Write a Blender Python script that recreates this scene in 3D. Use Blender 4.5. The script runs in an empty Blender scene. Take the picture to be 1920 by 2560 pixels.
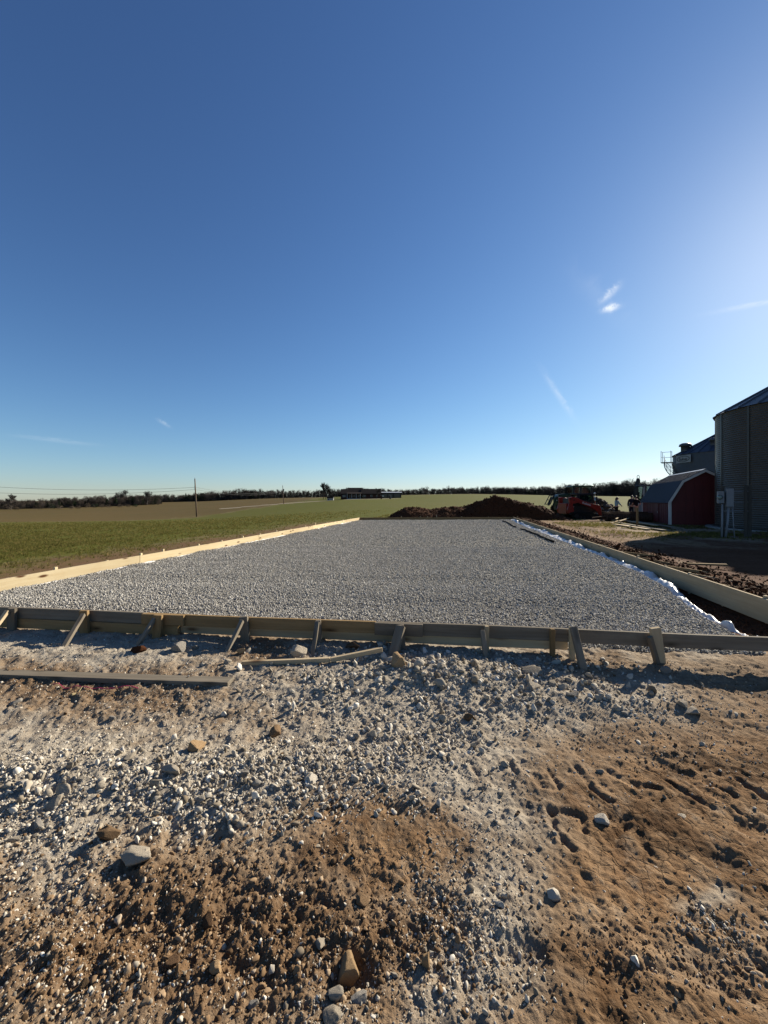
import bpy, bmesh, math, random
import numpy as np
from mathutils import Vector, Matrix, Euler
R = math.radians
random.seed(7); rng = np.random.default_rng(11)
scene = bpy.context.scene
COL = scene.collection

# ------------------------------------------------------------------ camera, sky, sun, exposure
F = 961.0            # focal length in photo pixels (ultra-wide phone lens), photo 1920 x 2560
CZ = 1.5             # eye height
HY = 1250.0          # picture row of the true horizon
cam_d = bpy.data.cameras.new('camera'); cam = bpy.data.objects.new('camera', cam_d); COL.objects.link(cam)
cam.location = (0, 0, CZ); cam.rotation_euler = (R(90), 0, 0)
cam_d.sensor_fit = 'VERTICAL'; cam_d.sensor_height = 36; cam_d.lens = 36 * F / 2560
cam_d.shift_y = -(1280 - HY) / 2560
cam_d.clip_start = 0.05; cam_d.clip_end = 6000
scene.camera = cam

SUN_AZ, SUN_EL = R(51), R(25)      # to the right of the view axis, height
sun_dir = Vector((math.sin(SUN_AZ) * math.cos(SUN_EL), math.cos(SUN_AZ) * math.cos(SUN_EL), math.sin(SUN_EL)))
sl = bpy.data.lights.new('sun', 'SUN'); sl.energy = 5.0; sl.angle = R(0.53); sl.color = (1.0, 0.91, 0.75)
so = bpy.data.objects.new('sun', sl); COL.objects.link(so); so.location = sun_dir * 60
so.rotation_euler = (-sun_dir).to_track_quat('-Z', 'Y').to_euler()

world = bpy.data.worlds.new('World'); scene.world = world; world.use_nodes = True
def nd(nt, typ, props=None, **ins):
    n = nt.nodes.new(typ)
    for k, v in (props or {}).items(): setattr(n, k, v)
    for k, v in ins.items():
        key = int(k[1:]) if k[0] == 'i' and k[1:].isdigit() else k.replace('_', ' ')
        s = n.inputs[key]
        if isinstance(v, bpy.types.NodeSocket): nt.links.new(v, s)
        elif isinstance(v, bpy.types.Node): nt.links.new(v.outputs[0], s)
        else: s.default_value = v
    return n
def mth(nt, op, a, b=None, clamp=False):
    n = nd(nt, 'ShaderNodeMath', {'operation': op, 'use_clamp': clamp}, i0=a)
    if b is not None:
        if isinstance(b, bpy.types.NodeSocket): nt.links.new(b, n.inputs[1])
        else: n.inputs[1].default_value = b
    return n.outputs[0]
def mixc(nt, fac, a, b, blend='MIX'):
    n = nt.nodes.new('ShaderNodeMix'); n.data_type = 'RGBA'; n.blend_type = blend
    for idx, v in ((0, fac), (6, a), (7, b)):
        if isinstance(v, bpy.types.NodeSocket): nt.links.new(v, n.inputs[idx])
        else: n.inputs[idx].default_value = v if idx == 0 else (tuple(v) + (1,) if len(v) == 3 else v)
    return n.outputs[2]
def build_sky():
    nt = world.node_tree; nt.nodes.clear()
    sky = nd(nt, 'ShaderNodeTexSky', {'sky_type': 'NISHITA', 'sun_disc': False, 'sun_elevation': SUN_EL, 'sun_rotation': SUN_AZ,
             'altitude': 100, 'air_density': 1.0, 'dust_density': 0.22, 'ozone_density': 6.0})
    # the phone's tone curve on the sky: more contrast between zenith and horizon, soft shoulder
    sc1 = nd(nt, 'ShaderNodeVectorMath', {'operation': 'SCALE'}, i0=sky.outputs[0], Scale=.085)
    gm = nd(nt, 'ShaderNodeGamma', Color=sc1.outputs[0], Gamma=1.3)
    sc2 = nd(nt, 'ShaderNodeVectorMath', {'operation': 'SCALE'}, i0=gm.outputs[0], Scale=2.4)
    den = nd(nt, 'ShaderNodeVectorMath', {'operation': 'MULTIPLY_ADD'}, i0=sc2.outputs[0], i1=(.5, .5, .5), i2=(1, 1, 1))
    dv = nd(nt, 'ShaderNodeVectorMath', {'operation': 'DIVIDE'}, i0=sc2.outputs[0], i1=den.outputs[0])
    hs = nd(nt, 'ShaderNodeVectorMath', {'operation': 'SCALE'}, i0=dv.outputs[0], Scale=10.0)
    hs = nd(nt, 'ShaderNodeHueSaturation', Saturation=.98, Color=hs.outputs[0])
    tc = nd(nt, 'ShaderNodeTexCoord')
    col = hs.outputs[0]
    def ray(px, py): return Vector(((px - 960) / F, 1, (HY - py) / F)).normalized()
    # thin cirrus wisps, each a streak along a great circle: (from px,py), (to px,py), half width, strength
    for k, (a, b, wd, st) in enumerate((((1505, 752), (1545, 716), .010, .9), ((1508, 776), (1545, 766), .008, 1.5), ((1528, 760), (1528, 778), .007, 1.3),
             ((1800, 778), (1990, 742), .006, .45), ((1366, 942), (1426, 1034), .009, .40), ((396, 1050), (424, 1066), .006, .32), ((60, 1092), (220, 1110), .006, .2),
             ((1440, 690), (1560, 800), .03, .10))):
        va, vb = ray(*a), ray(*b); c = (va + vb).normalized(); u = (vb - va); L = u.length / 2; u = (u - c * u.dot(c)).normalized(); w = c.cross(u)
        du = nd(nt, 'ShaderNodeVectorMath', {'operation': 'DOT_PRODUCT'}, i0=tc.outputs['Generated'], i1=tuple(u)).outputs['Value']
        dw = nd(nt, 'ShaderNodeVectorMath', {'operation': 'DOT_PRODUCT'}, i0=tc.outputs['Generated'], i1=tuple(w)).outputs['Value']
        dc = nd(nt, 'ShaderNodeVectorMath', {'operation': 'DOT_PRODUCT'}, i0=tc.outputs['Generated'], i1=tuple(c)).outputs['Value']
        cx = nd(nt, 'ShaderNodeCombineXYZ', X=mth(nt, 'MULTIPLY', du, 1.2 / L), Y=mth(nt, 'MULTIPLY', dw, .5 / wd), Z=float(k) * 3.7)
        nz = nd(nt, 'ShaderNodeTexNoise', {'noise_dimensions': '3D'}, Vector=cx.outputs[0], Scale=1.6, Detail=6, Roughness=.62, Distortion=.6)
        wob = mth(nt, 'MULTIPLY', mth(nt, 'SUBTRACT', nz.outputs[0], .5), wd * 1.6)
        e1 = mth(nt, 'POWER', mth(nt, 'ABSOLUTE', mth(nt, 'DIVIDE', du, L * 1.1)), 2.5)
        e2 = mth(nt, 'POWER', mth(nt, 'ABSOLUTE', mth(nt, 'DIVIDE', mth(nt, 'ADD', dw, wob), wd * .62)), 2)
        g = mth(nt, 'EXPONENT', mth(nt, 'MULTIPLY', mth(nt, 'ADD', e1, e2), -1.0))
        m = mth(nt, 'MULTIPLY', g, mth(nt, 'MULTIPLY', mth(nt, 'SUBTRACT', nz.outputs[0], .18, True), st * 1.3))
        m = mth(nt, 'MULTIPLY', m, mth(nt, 'GREATER_THAN', dc, 0.0), True)
        col = mixc(nt, m, col, (9.2, 9.7, 10.2))
    bg = nd(nt, 'ShaderNodeBackground', Color=col, Strength=0.05)
    out = nd(nt, 'ShaderNodeOutputWorld', Surface=bg.outputs[0])
build_sky()
vs = scene.view_settings
vs.view_transform = 'Standard'; vs.look = 'None'; vs.exposure = 1.15; vs.gamma = 1.0; vs.use_curve_mapping = False
scene.cycles.max_bounces = 5; scene.cycles.diffuse_bounces = 3; scene.cycles.transparent_max_bounces = 8

# ------------------------------------------------------------------ helpers: naming, meshes
def tag(o, label=None, cat=None, group=None, kind=None):
    if label: o['label'] = label
    if cat: o['category'] = cat
    if group: o['group'] = group
    if kind: o['kind'] = kind
    return o
def empty(name, loc=(0, 0, 0), rz=0.0, label=None, cat=None, group=None):
    o = bpy.data.objects.new(name, None); COL.objects.link(o); o.location = loc; o.rotation_euler = (0, 0, rz)
    o.empty_display_size = .2
    return tag(o, label, cat, group)
def link(name, me, m=None, parent=None, mw=None):
    o = bpy.data.objects.new(name, me); COL.objects.link(o)
    if m is not None and not me.materials: me.materials.append(m)
    if parent is not None: o.parent = parent
    if mw is not None: o.matrix_basis = mw
    return o
def np_mesh(name, v, quads=None, tris=None, smooth=False):
    me = bpy.data.meshes.new(name)
    v = np.asarray(v, dtype=np.float32)
    nq = 0 if quads is None else len(quads); ntr = 0 if tris is None else len(tris)
    me.vertices.add(len(v)); me.vertices.foreach_set('co', v.ravel())
    li = []
    if nq: li.append(np.asarray(quads, dtype=np.int32).ravel())
    if ntr: li.append(np.asarray(tris, dtype=np.int32).ravel())
    li = np.concatenate(li)
    me.loops.add(len(li)); me.loops.foreach_set('vertex_index', li)
    st = np.concatenate([np.arange(nq) * 4, nq * 4 + np.arange(ntr) * 3]).astype(np.int32)
    me.polygons.add(nq + ntr); me.polygons.foreach_set('loop_start', st)
    if smooth: me.polygons.foreach_set('use_smooth', np.ones(nq + ntr, dtype=bool))
    me.update(calc_edges=True)
    return me
def attr_col(me, name, arr):
    a = me.attributes.new(name, 'FLOAT_COLOR', 'POINT'); a.data.foreach_set('color', np.asarray(arr, dtype=np.float32).ravel())
def attr_vec(me, name, arr):
    a = me.attributes.new(name, 'FLOAT_VECTOR', 'POINT'); a.data.foreach_set('vector', np.asarray(arr, dtype=np.float32).ravel())

class MB:
    """collects boxes, extrusions, tubes and lathes into one mesh"""
    def __init__(s): s.v = []; s.f = []
    def add(s, vs_, fs_):
        b = len(s.v); s.v += [tuple(p) for p in vs_]; s.f += [tuple(i + b for i in f) for f in fs_]; return s
    def box(s, x0, x1, y0, y1, z0, z1):
        return s.add([(x0, y0, z0), (x1, y0, z0), (x1, y1, z0), (x0, y1, z0), (x0, y0, z1), (x1, y0, z1), (x1, y1, z1), (x0, y1, z1)],
                     [(3, 2, 1, 0), (4, 5, 6, 7), (0, 1, 5, 4), (1, 2, 6, 5), (2, 3, 7, 6), (3, 0, 4, 7)])
    def prism(s, prof, y0, y1, axis='y'):
        """profile in (x,z), extruded along y"""
        n = len(prof); a = [(x, y0, z) for x, z in prof]; b = [(x, y1, z) for x, z in prof]
        if axis == 'x': a = [(y0, x, z) for x, z in prof]; b = [(y1, x, z) for x, z in prof]
        fs = [tuple(range(n)), tuple(range(2 * n - 1, n - 1, -1))] + [(i, i + n, (i + 1) % n + n, (i + 1) % n) for i in range(n)]
        return s.add(a + b, fs)
    def tube(s, pts, rad, sides=6, caps=True):
        pts = [Vector(p) for p in pts]; n = len(pts)
        rads = rad if isinstance(rad, (list, tuple)) else [rad] * n
        vs_, fs = [], []; up = None
        for i, p in enumerate(pts):
            d = (pts[min(i + 1, n - 1)] - pts[max(i - 1, 0)]).normalized()
            if up is None: up = d.orthogonal().normalized()
            up = (up - d * up.dot(d)); up = up.normalized() if up.length > 1e-6 else d.orthogonal().normalized()
            w = d.cross(up)
            for k in range(sides):
                a = 2 * math.pi * k / sides
                vs_.append(p + (up * math.cos(a) + w * math.sin(a)) * rads[i])
        for i in range(n - 1):
            for k in range(sides):
                k2 = (k + 1) % sides
                fs.append((i * sides + k, i * sides + k2, (i + 1) * sides + k2, (i + 1) * sides + k))
        if caps: fs += [tuple(range(sides - 1, -1, -1)), tuple(range((n - 1) * sides, n * sides))]
        return s.add(vs_, fs)
    def lathe(s, prof, seg=24, c=(0, 0, 0), axis='z', a0=0.0, a1=2 * math.pi):
        full = abs(a1 - a0 - 2 * math.pi) < 1e-6; n = len(prof); m = seg if full else seg + 1
        vs_ = []
        for k in range(m):
            a = a0 + (a1 - a0) * k / seg; ca, sa = math.cos(a), math.sin(a)
            for r_, z in prof:
                p = (r_ * ca, r_ * sa, z) if axis == 'z' else ((r_ * ca, z, r_ * sa) if axis == 'y' else (z, r_ * ca, r_ * sa))
                vs_.append((p[0] + c[0], p[1] + c[1], p[2] + c[2]))
        fs = []
        for k in range(seg):
            k2 = (k + 1) % m
            for i in range(n - 1): fs.append((k * n + i, k2 * n + i, k2 * n + i + 1, k * n + i + 1))
        return s.add(vs_, fs)
    def mesh(s, name, bevel=0.0, smooth=False, seg=1):
        me = bpy.data.meshes.new(name)
        bm = bmesh.new(); vv = [bm.verts.new(p) for p in s.v]
        for f in s.f:
            try: bm.faces.new([vv[i] for i in f])
            except ValueError: pass
        bmesh.ops.recalc_face_normals(bm, faces=bm.faces)
        if bevel:
            es = [e for e in bm.edges if len(e.link_faces) == 2 and e.calc_face_angle(0) > .5]
            bmesh.ops.bevel(bm, geom=es, offset=bevel, segments=seg, affect='EDGES', profile=.6)
        if smooth:
            for f in bm.faces: f.smooth = True
        bm.to_mesh(me); bm.free()
        return me
    def build(s, name, m, parent=None, bevel=0.0, smooth=False, mw=None, seg=1):
        return link(name, s.mesh(name, bevel, smooth, seg), m, parent, mw)

def smooth(a, b, x):
    t = np.clip((x - a) / (b - a), 0, 1); return t * t * (3 - 2 * t)
def _h(ix, iy, seed):
    n = (ix.astype(np.int64) * 374761393 + iy.astype(np.int64) * 668265263 + seed * 974634777) & 0xFFFFFFFF
    n = ((n ^ (n >> 13)) * 1274126177) & 0xFFFFFFFF
    n = (n ^ (n >> 16)) & 0xFFFFFF
    return n / float(0xFFFFFF)
def vn(x, y, seed=0):
    x = np.asarray(x, float); y = np.asarray(y, float)
    ix, iy = np.floor(x), np.floor(y); fx, fy = x - ix, y - iy
    ux = fx ** 3 * (fx * (fx * 6 - 15) + 10); uy = fy ** 3 * (fy * (fy * 6 - 15) + 10)
    a = _h(ix, iy, seed); b = _h(ix + 1, iy, seed); c = _h(ix, iy + 1, seed); d = _h(ix + 1, iy + 1, seed)
    return (a * (1 - ux) + b * ux) * (1 - uy) + (c * (1 - ux) + d * ux) * uy - .5
def fbm(x, y, sc, octv=4, seed=0, rough=.5):
    s_ = 0; a = 1.0; t = 0
    for k in range(octv):
        c, sn = math.cos(.6 + k * 1.1), math.sin(.6 + k * 1.1)
        s_ = s_ + a * vn((x * c - y * sn) * sc + 17.3 * k, (x * sn + y * c) * sc - 9.1 * k, seed + k); t += a; a *= rough; sc *= 2.03
    return s_ / t * 2       # about -1 .. 1

# ------------------------------------------------------------------ terrain heights
PX = np.array([-400, 0, 300, 490, 600, 709, 870, 1060, 1200, 1300, 1500, 1700, 1920, 2300], float)
DD = np.array([.3, 6, 12, 25, 50, 88, 130, 190, 260, 350, 430, 3000], float)
def far(py, d): return CZ + (HY - py) / F * d
TZ = np.array([
    # .3  6    12    25    50     88    130   190    260   350   430  3000
    [0, .10, .05, -.3, -1.2, -2.9, -4.2, -5.0, -5.6, -6, -6, -6],
    [0, .10, .05, -.3, -1.2, -2.9, -4.0, -4.7, far(1273, 260), -5, -5, -5],
    [0, .10, .06, -.2, -1.2, -3.0, -3.8, -3.9, -3.6, far(1262, 350), -2, -2],
    [0, .10, .08, -.1, -1.0, -2.6, -2.9, -2.4, -1.6, -.4, far(1254, 430), 0],
    [0, .10, .08, -.05, -.7, -1.7, -1.9, -1.3, .0, 1.6, 2.2, 2],
    [0, .10, .10, .05, -.3, -.8, -.9, -.6, 1.6, far(1243.5, 350), 4, 4],
    [0, .10, .10, .10, .1, .2, .6, 1.85, 3.4, 4.6, 5, 5],
    [0, .10, .10, .10, .2, .5, 1.0, 2.1, 4.6, far(1235, 350), 7.2, 6],
    [0, .10, .10, .10, .25, .7, 1.4, 2.6, 5.0, 7.2, far(1233.5, 430), 7],
    [0, .05, .05, .05, .2, .7, 1.5, 2.8, 4.9, 6.4, far(1236, 430), 7],
    [0, .0, .0, .0, .1, .6, 1.4, 2.6, far(1239.5, 260), 4.6, 5, 5],
    [0, .0, -.03, -.08, .05, .5, 1.2, 2.3, 3.6, 4.2, 4.5, 4],
    [0, .0, .0, .0, .1, .5, 1.1, 2.0, 3.2, 3.6, 4, 4],
    [0, .0, .0, .0, .1, .5, 1.1, 2.0, 3.0, 3.4, 4, 4]])
_gp = np.linspace(-400, 2300, 271); _gl = np.linspace(math.log(.3), math.log(3000), 240)
_t1 = np.array([np.interp(_gl, np.log(DD), row) for row in TZ])
_t2 = np.array([np.interp(_gp, PX, _t1[:, j]) for j in range(len(_gl))]).T
def _blur(a, ax, s_):
    k = np.exp(-.5 * (np.arange(-3 * s_, 3 * s_ + 1) / s_) ** 2); k /= k.sum()
    pad = [(0, 0), (0, 0)]; pad[ax] = (3 * s_, 3 * s_)
    return np.apply_along_axis(lambda r_: np.convolve(r_, k, 'valid'), ax, np.pad(a, pad, 'edge'))
_t2 = _blur(_blur(_t2, 0, 5), 1, 4)
def base_h(x, y):
    th = np.clip(np.arctan2(x, y), -R(54), R(54)); r_ = np.hypot(x, y)
    p = 960 + F * np.tan(th); d = np.maximum(r_ * np.cos(th), .31)
    gi = np.clip((p + 400) / 10, 0, 269.99); gj = np.clip((np.log(d) - _gl[0]) / (_gl[1] - _gl[0]), 0, 238.99)
    i = gi.astype(int); j = gj.astype(int); a = gi - i; b = gj - j
    return (_t2[i, j] * (1 - a) + _t2[i + 1, j] * a) * (1 - b) + (_t2[i, j + 1] * (1 - a) + _t2[i + 1, j + 1] * a) * b

# the pad: formwork corners in plan
FL, FR, BL, BR = (-5.86, 4.40), (4.22, 3.19), (-1.62, 25.6), (8.85, 26.3)
TOPZ = 0.33
def edge_d(x, y, A, B):   # signed distance, positive to the left of A->B
    dx, dy = B[0] - A[0], B[1] - A[1]; L = math.hypot(dx, dy)
    return (dx * (y - A[1]) - dy * (x - A[0])) / L
def pad_in(x, y):   # >0 inside, metres to the nearest side
    return np.minimum(np.minimum(edge_d(x, y, FL, FR), edge_d(x, y, FR, BR)), np.minimum(edge_d(x, y, BR, BL), edge_d(x, y, BL, FL)))
def toP(px, py, z=0.0):   # a photo pixel on the plane z -> plan point
    d = (CZ - z) * F / (py - HY); return ((px - 960) / F * d, d)
def px_of(x, y, z=0.0):
    yy = np.maximum(y, .25); return 960 + F * x / yy, HY + F * (CZ - z) / yy

# wheel-lug prints pressed into the clay, polylines in photo pixels on flat ground
LUGS = [[(1160, 1905), (1180, 1925), (1197, 1951)], [(1267, 1905), (1296, 1960)], [(1301, 1916), (1353, 1977)], [(1365, 1928), (1400, 1980), (1372, 1982)],
        [(1434, 1919), (1492, 1983), (1527, 2000)], [(1515, 1922), (1579, 1963), (1640, 1975)], [(1596, 1908), (1683, 1960), (1782, 2023)],
        [(1700, 1920), (1790, 1962), (1835, 1990)], [(1811, 1931), (1915, 1995)], [(1740, 1960), (1850, 2030)], [(1252, 2010), (1252, 2060)], [(1252, 2024), (1316, 2024), (1322, 2058)],
        [(1377, 2035), (1450, 2040), (1458, 2070)], [(1377, 2035), (1385, 2070), (1430, 2125)], [(1590, 2070), (1610, 2100), (1640, 2130)],
        [(1310, 2170), (1322, 2215)], [(1465, 2195), (1500, 2270), (1520, 2310)], [(1710, 2230), (1850, 2350), (1920, 2420)], [(1860, 2250), (1920, 2320)],
        [(1130, 2380), (1160, 2440), (1166, 2490)], [(1080, 2490), (1110, 2560)], [(1620, 2410), (1740, 2450), (1900, 2500)], [(1560, 2060), (1540, 2110)], [(1640, 2290), (1590, 2260)]]
PITS = [(905, 2420, 45, .05), (1330, 2388, 50, .05), (560, 2300, 60, .045), (1880, 2060, 40, .05), (1815, 2150, 55, .05), (1540, 2440, 60, .04), (470, 2120, 70, .04), (860, 2450, 60, .05),
        (640, 2480, 90, .035), (300, 2330, 90, .04), (120, 2250, 80, .03), (1490, 1862, 40, .03), (1640, 1905, 60, .035), (1700, 1930, 60, .03), (1540, 2045, 32, .03), (1800, 2430, 80, .03), (660, 1650, 60, .03), (980, 2030, 40, .03)]
def blobs(px, py, lst):
    s_ = 0
    for (cx, cy, rx, ry, w) in lst: s_ = s_ + w * np.exp(-((px - cx) / rx) ** 2 - ((py - cy) / ry) ** 2)
    return s_
CLAY = [(2250, 2150, 300, 450, 1.1), (1620, 2150, 360, 230, 1.3), (1850, 2040, 200, 170, 1), (930, 2120, 210, 100, 1.9), (1330, 1990, 160, 60, .4), (1560, 2460, 330, 190, 1.1), (1000, 2530, 110, 60, .7), (800, 2180, 200, 60, 1.1), (1700, 1890, 250, 60, .6), (1850, 1760, 160, 70, .5), (1880, 1640, 120, 30, .5)]
DARK = [(-350, 2350, 350, 250, .8), (2300, 1900, 220, 120, .5), (430, 2370, 430, 190, 1.2), (520, 2180, 180, 70, .6), (960, 2400, 170, 90, .9), (200, 1735, 380, 40, .9), (650, 1650, 110, 35, 1.2), (1750, 2410, 200, 70, .8), (1500, 2340, 130, 60, .6), (1480, 1670, 150, 40, .8), (1650, 1900, 140, 40, .6), (620, 1800, 260, 40, .5), (1830, 2180, 90, 60, .5), (1850, 1700, 160, 40, .6)]
GREY = [(-350, 1950, 420, 260, .9), (520, 1950, 480, 110, 1.3), (1120, 1740, 340, 110, 1.5), (130, 2120, 190, 230, .9), (1170, 2330, 130, 320, 1.5), (1160, 2010, 230, 110, 1.2), (200, 1640, 420, 45, 1.3), (700, 1760, 420, 60, .7), (1560, 1770, 230, 60, .7), (1764, 2280, 60, 34, 2.4), (1580, 1640, 300, 30, .6)]
def zones(x, y):
    w1 = fbm(x, y, 2.2, 4, 31); w2 = fbm(x, y, 2.2, 4, 57)
    px, py = px_of(x, y)
    k = np.clip((py - HY) / 500, .1, 2)
    px = px + w1 * 110 * k; py = py + w2 * 60 * k
    return blobs(px, py, GREY), blobs(px, py, CLAY), blobs(px, py, DARK)
def fore_h(x, y):
    px, py = px_of(x, y)
    g, c, d = zones(x, y)
    tot = g + c + d + .25; g, c, d = g / tot, c / tot, d / tot
    h = .02 * fbm(x, y, 1.1, 3, 3)
    h = h + .085 * smooth(2.3, 3.5, y) * smooth(9, 5, np.abs(x))
    h = h + .055 * np.exp(-((x - .55) / .75) ** 2 - ((y - 3.12) / .22) ** 2) + .04 * np.exp(-((x + 1.4) / 1.2) ** 2 - ((y - 2.1) / .22) ** 2) + .03 * np.exp(-((x - 1.7) / .8) ** 2 - ((y - 2.75) / .12) ** 2)
    rough = fbm(x, y, 9, 5, 5, .62)
    lum = np.abs(fbm(x, y, 14, 3, 8, .55))
    h = h + d * (.040 * rough + .030 * (lum - .3)) + g * .026 * rough + c * (.016 * fbm(x, y, 5, 5, 12, .6) + .012 * fbm(x, y, 22, 4, 14, .65)) + .009 * fbm(x, y, 38, 4, 21, .65) * (1 - .45 * c)
    # crumbled ridges thrown up in the clay
    rid = 1 - np.abs(fbm(x * .8 + .5 * y, y * 1.3 - .3 * x, 6, 3, 77)) * 3
    h = h + c * .016 * np.clip(rid, 0, 1) * smooth(-.2, .3, fbm(x, y, 1.7, 2, 78))
    wx = x + .022 * fbm(x, y, 7, 4, 91, .6); wy = y + .022 * fbm(x, y, 7, 4, 92, .6)
    brk = .25 + .75 * smooth(-.4, .3, fbm(x, y, 11, 4, 95, .6))
    for pl in LUGS:
        q = [toP(*p) for p in pl]; dm = np.full(x.shape, 9.0)
        for A, B in zip(q[:-1], q[1:]):
            dx, dy = B[0] - A[0], B[1] - A[1]; L2 = dx * dx + dy * dy + 1e-9
            t = np.clip(((wx - A[0]) * dx + (wy - A[1]) * dy) / L2, 0, 1)
            dm = np.minimum(dm, np.hypot(wx - A[0] - t * dx, wy - A[1] - t * dy))
        lk = brk * (.45 if pl[0][1] > 2060 else 1.0)
        h = h - lk * .014 * np.exp(-(dm / .015) ** 2) + lk * .008 * np.exp(-((dm - .036) / .018) ** 2)
    for (a, b, rp, dep) in PITS:
        X, Y = toP(a, b); rr = rp * Y / F
        wq = 1 + .9 * fbm(x + a, y, 9, 4, 96, .6)
        h = h - .6 * dep * np.exp(-(((x - X) ** 2 * 1.0 + (y - Y) ** 2 * 1.8) / (rr * rr) * np.clip(wq, .3, 3)) ** 1.2)
    return h
def ground_h(x, y):
    x = np.asarray(x, float); y = np.asarray(y, float)
    z = base_h(x, y); r_ = np.hypot(x, y); w = smooth(8, 5, r_) * (y > -4)
    near = w > 0
    zz = np.zeros_like(z)
    if near.any(): zz[near] = fore_h(x[near], y[near])
    z = z * (1 - w * .75) + zz * w
    # field tilth and slow swells
    z = z + smooth(3, 12, r_) * .03 * fbm(x, y, .7, 3, 41) + smooth(30, 120, r_) * .25 * fbm(x, y, .018, 3, 43)
    # soil bank thrown up outside the right form, small one outside the left and far forms
    er = -edge_d(x, y, FR, BR); el = -edge_d(x, y, BL, FL)
    inr = (y > 3.0) & (y < 27.5)
    er2 = er + .25 * fbm(x, y, 1.0, 2, 66)
    bank = smooth(.05, .16, er) * (.17 * smooth(1.7, .5, er2) + .05 * smooth(2.4, .2, er2)) * smooth(2.8, 4.0, y) * smooth(29, 25, y)
    z = z + np.where(inr, bank * (1 + .5 * fbm(x, y, 3.5, 4, 61, .6)) + smooth(.06, .2, er) * smooth(2.6, .4, er) * .05 * fbm(x, y, 8, 3, 62, .6), 0)
    # wheel ruts in the yard
    yard = smooth(1.2, 2.2, er) * smooth(60, 30, y) * smooth(2.5, 5, y)
    z = z + yard * .035 * fbm(x * .5 + y * .25, y * 1.2 - x * .2, 1.6, 4, 71, .6)
    pin = pad_in(x, y)
    ef = edge_d(x, y, FL, FR); low = np.minimum(z, .02 + .03 * fbm(x, y, 6, 3, 73))
    z = np.where(pin > -.04, z + (low - z) * smooth(-.04, .0, pin) * np.where(ef < 1, smooth(.15, .6, ef), 1), z)
    return z
def gz(x, y): return float(ground_h(np.array([x]), np.array([y]))[0])

# ------------------------------------------------------------------ materials
MT = {}
ALB = .70      # albedo scale that goes with the exposure above
def newmat(name):
    m = bpy.data.materials.new(name); m.use_nodes = True; nt = m.node_tree; nt.nodes.clear(); return m, nt
def finish(m, nt, col, rough=.8, metal=0.0, bump=None, bstr=.3, bdist=.01, **kw):
    col = mixc(nt, 1.0, col, (ALB, ALB, ALB), 'MULTIPLY')
    p = nd(nt, 'ShaderNodeBsdfPrincipled', Base_Color=col, Roughness=rough, Metallic=metal)
    p.inputs['Specular IOR Level'].default_value = .05 if rough > .78 else .4
    for k, v in kw.items():
        s = p.inputs[k.replace('_', ' ')]
        if isinstance(v, bpy.types.NodeSocket): nt.links.new(v, s)
        else: s.default_value = v
    if bump is not None:
        b = nd(nt, 'ShaderNodeBump', Strength=bstr, Distance=bdist, Height=bump); nt.links.new(b.outputs[0], p.inputs['Normal'])
    o = nd(nt, 'ShaderNodeOutputMaterial', Surface=p.outputs[0])
    return m
def pm(name, col, rough=.7, metal=0.0, var=.18, sc=6.0, bstr=.15, bsc=None, rnd=0.0, dirt=None, **kw):
    """plain painted / cloth / metal surface with cloudy wear"""
    m, nt = newmat(name)
    tc = nd(nt, 'ShaderNodeTexCoord')
    n1 = nd(nt, 'ShaderNodeTexNoise', Vector=tc.outputs['Object'], Scale=sc, Detail=6, Roughness=.6)
    f = mth(nt, 'ADD', mth(nt, 'MULTIPLY', mth(nt, 'SUBTRACT', n1.outputs[0], .5), var * 3), 1.0)
    if rnd:
        oi = nd(nt, 'ShaderNodeObjectInfo')
        f = mth(nt, 'MULTIPLY', f, mth(nt, 'ADD', mth(nt, 'MULTIPLY', oi.outputs['Random'], rnd * 2), 1 - rnd))
    cc = nd(nt, 'ShaderNodeCombineColor', Red=f, Green=f, Blue=f)
    c = mixc(nt, 1.0, col, cc.outputs[0], 'MULTIPLY')
    if dirt:
        n3 = nd(nt, 'ShaderNodeTexNoise', Vector=tc.outputs['Object'], Scale=sc * .6, Detail=8, Roughness=.7)
        c = mixc(nt, mth(nt, 'MULTIPLY', mth(nt, 'SUBTRACT', n3.outputs[0], .45, True), 3.0, True), c, dirt)
    n2 = nd(nt, 'ShaderNodeTexNoise', Vector=tc.outputs['Object'], Scale=bsc or sc * 5, Detail=4)
    MT[name] = finish(m, nt, c, rough, metal, n2.outputs[0], bstr, .01, **kw)
    return MT[name]
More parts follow.
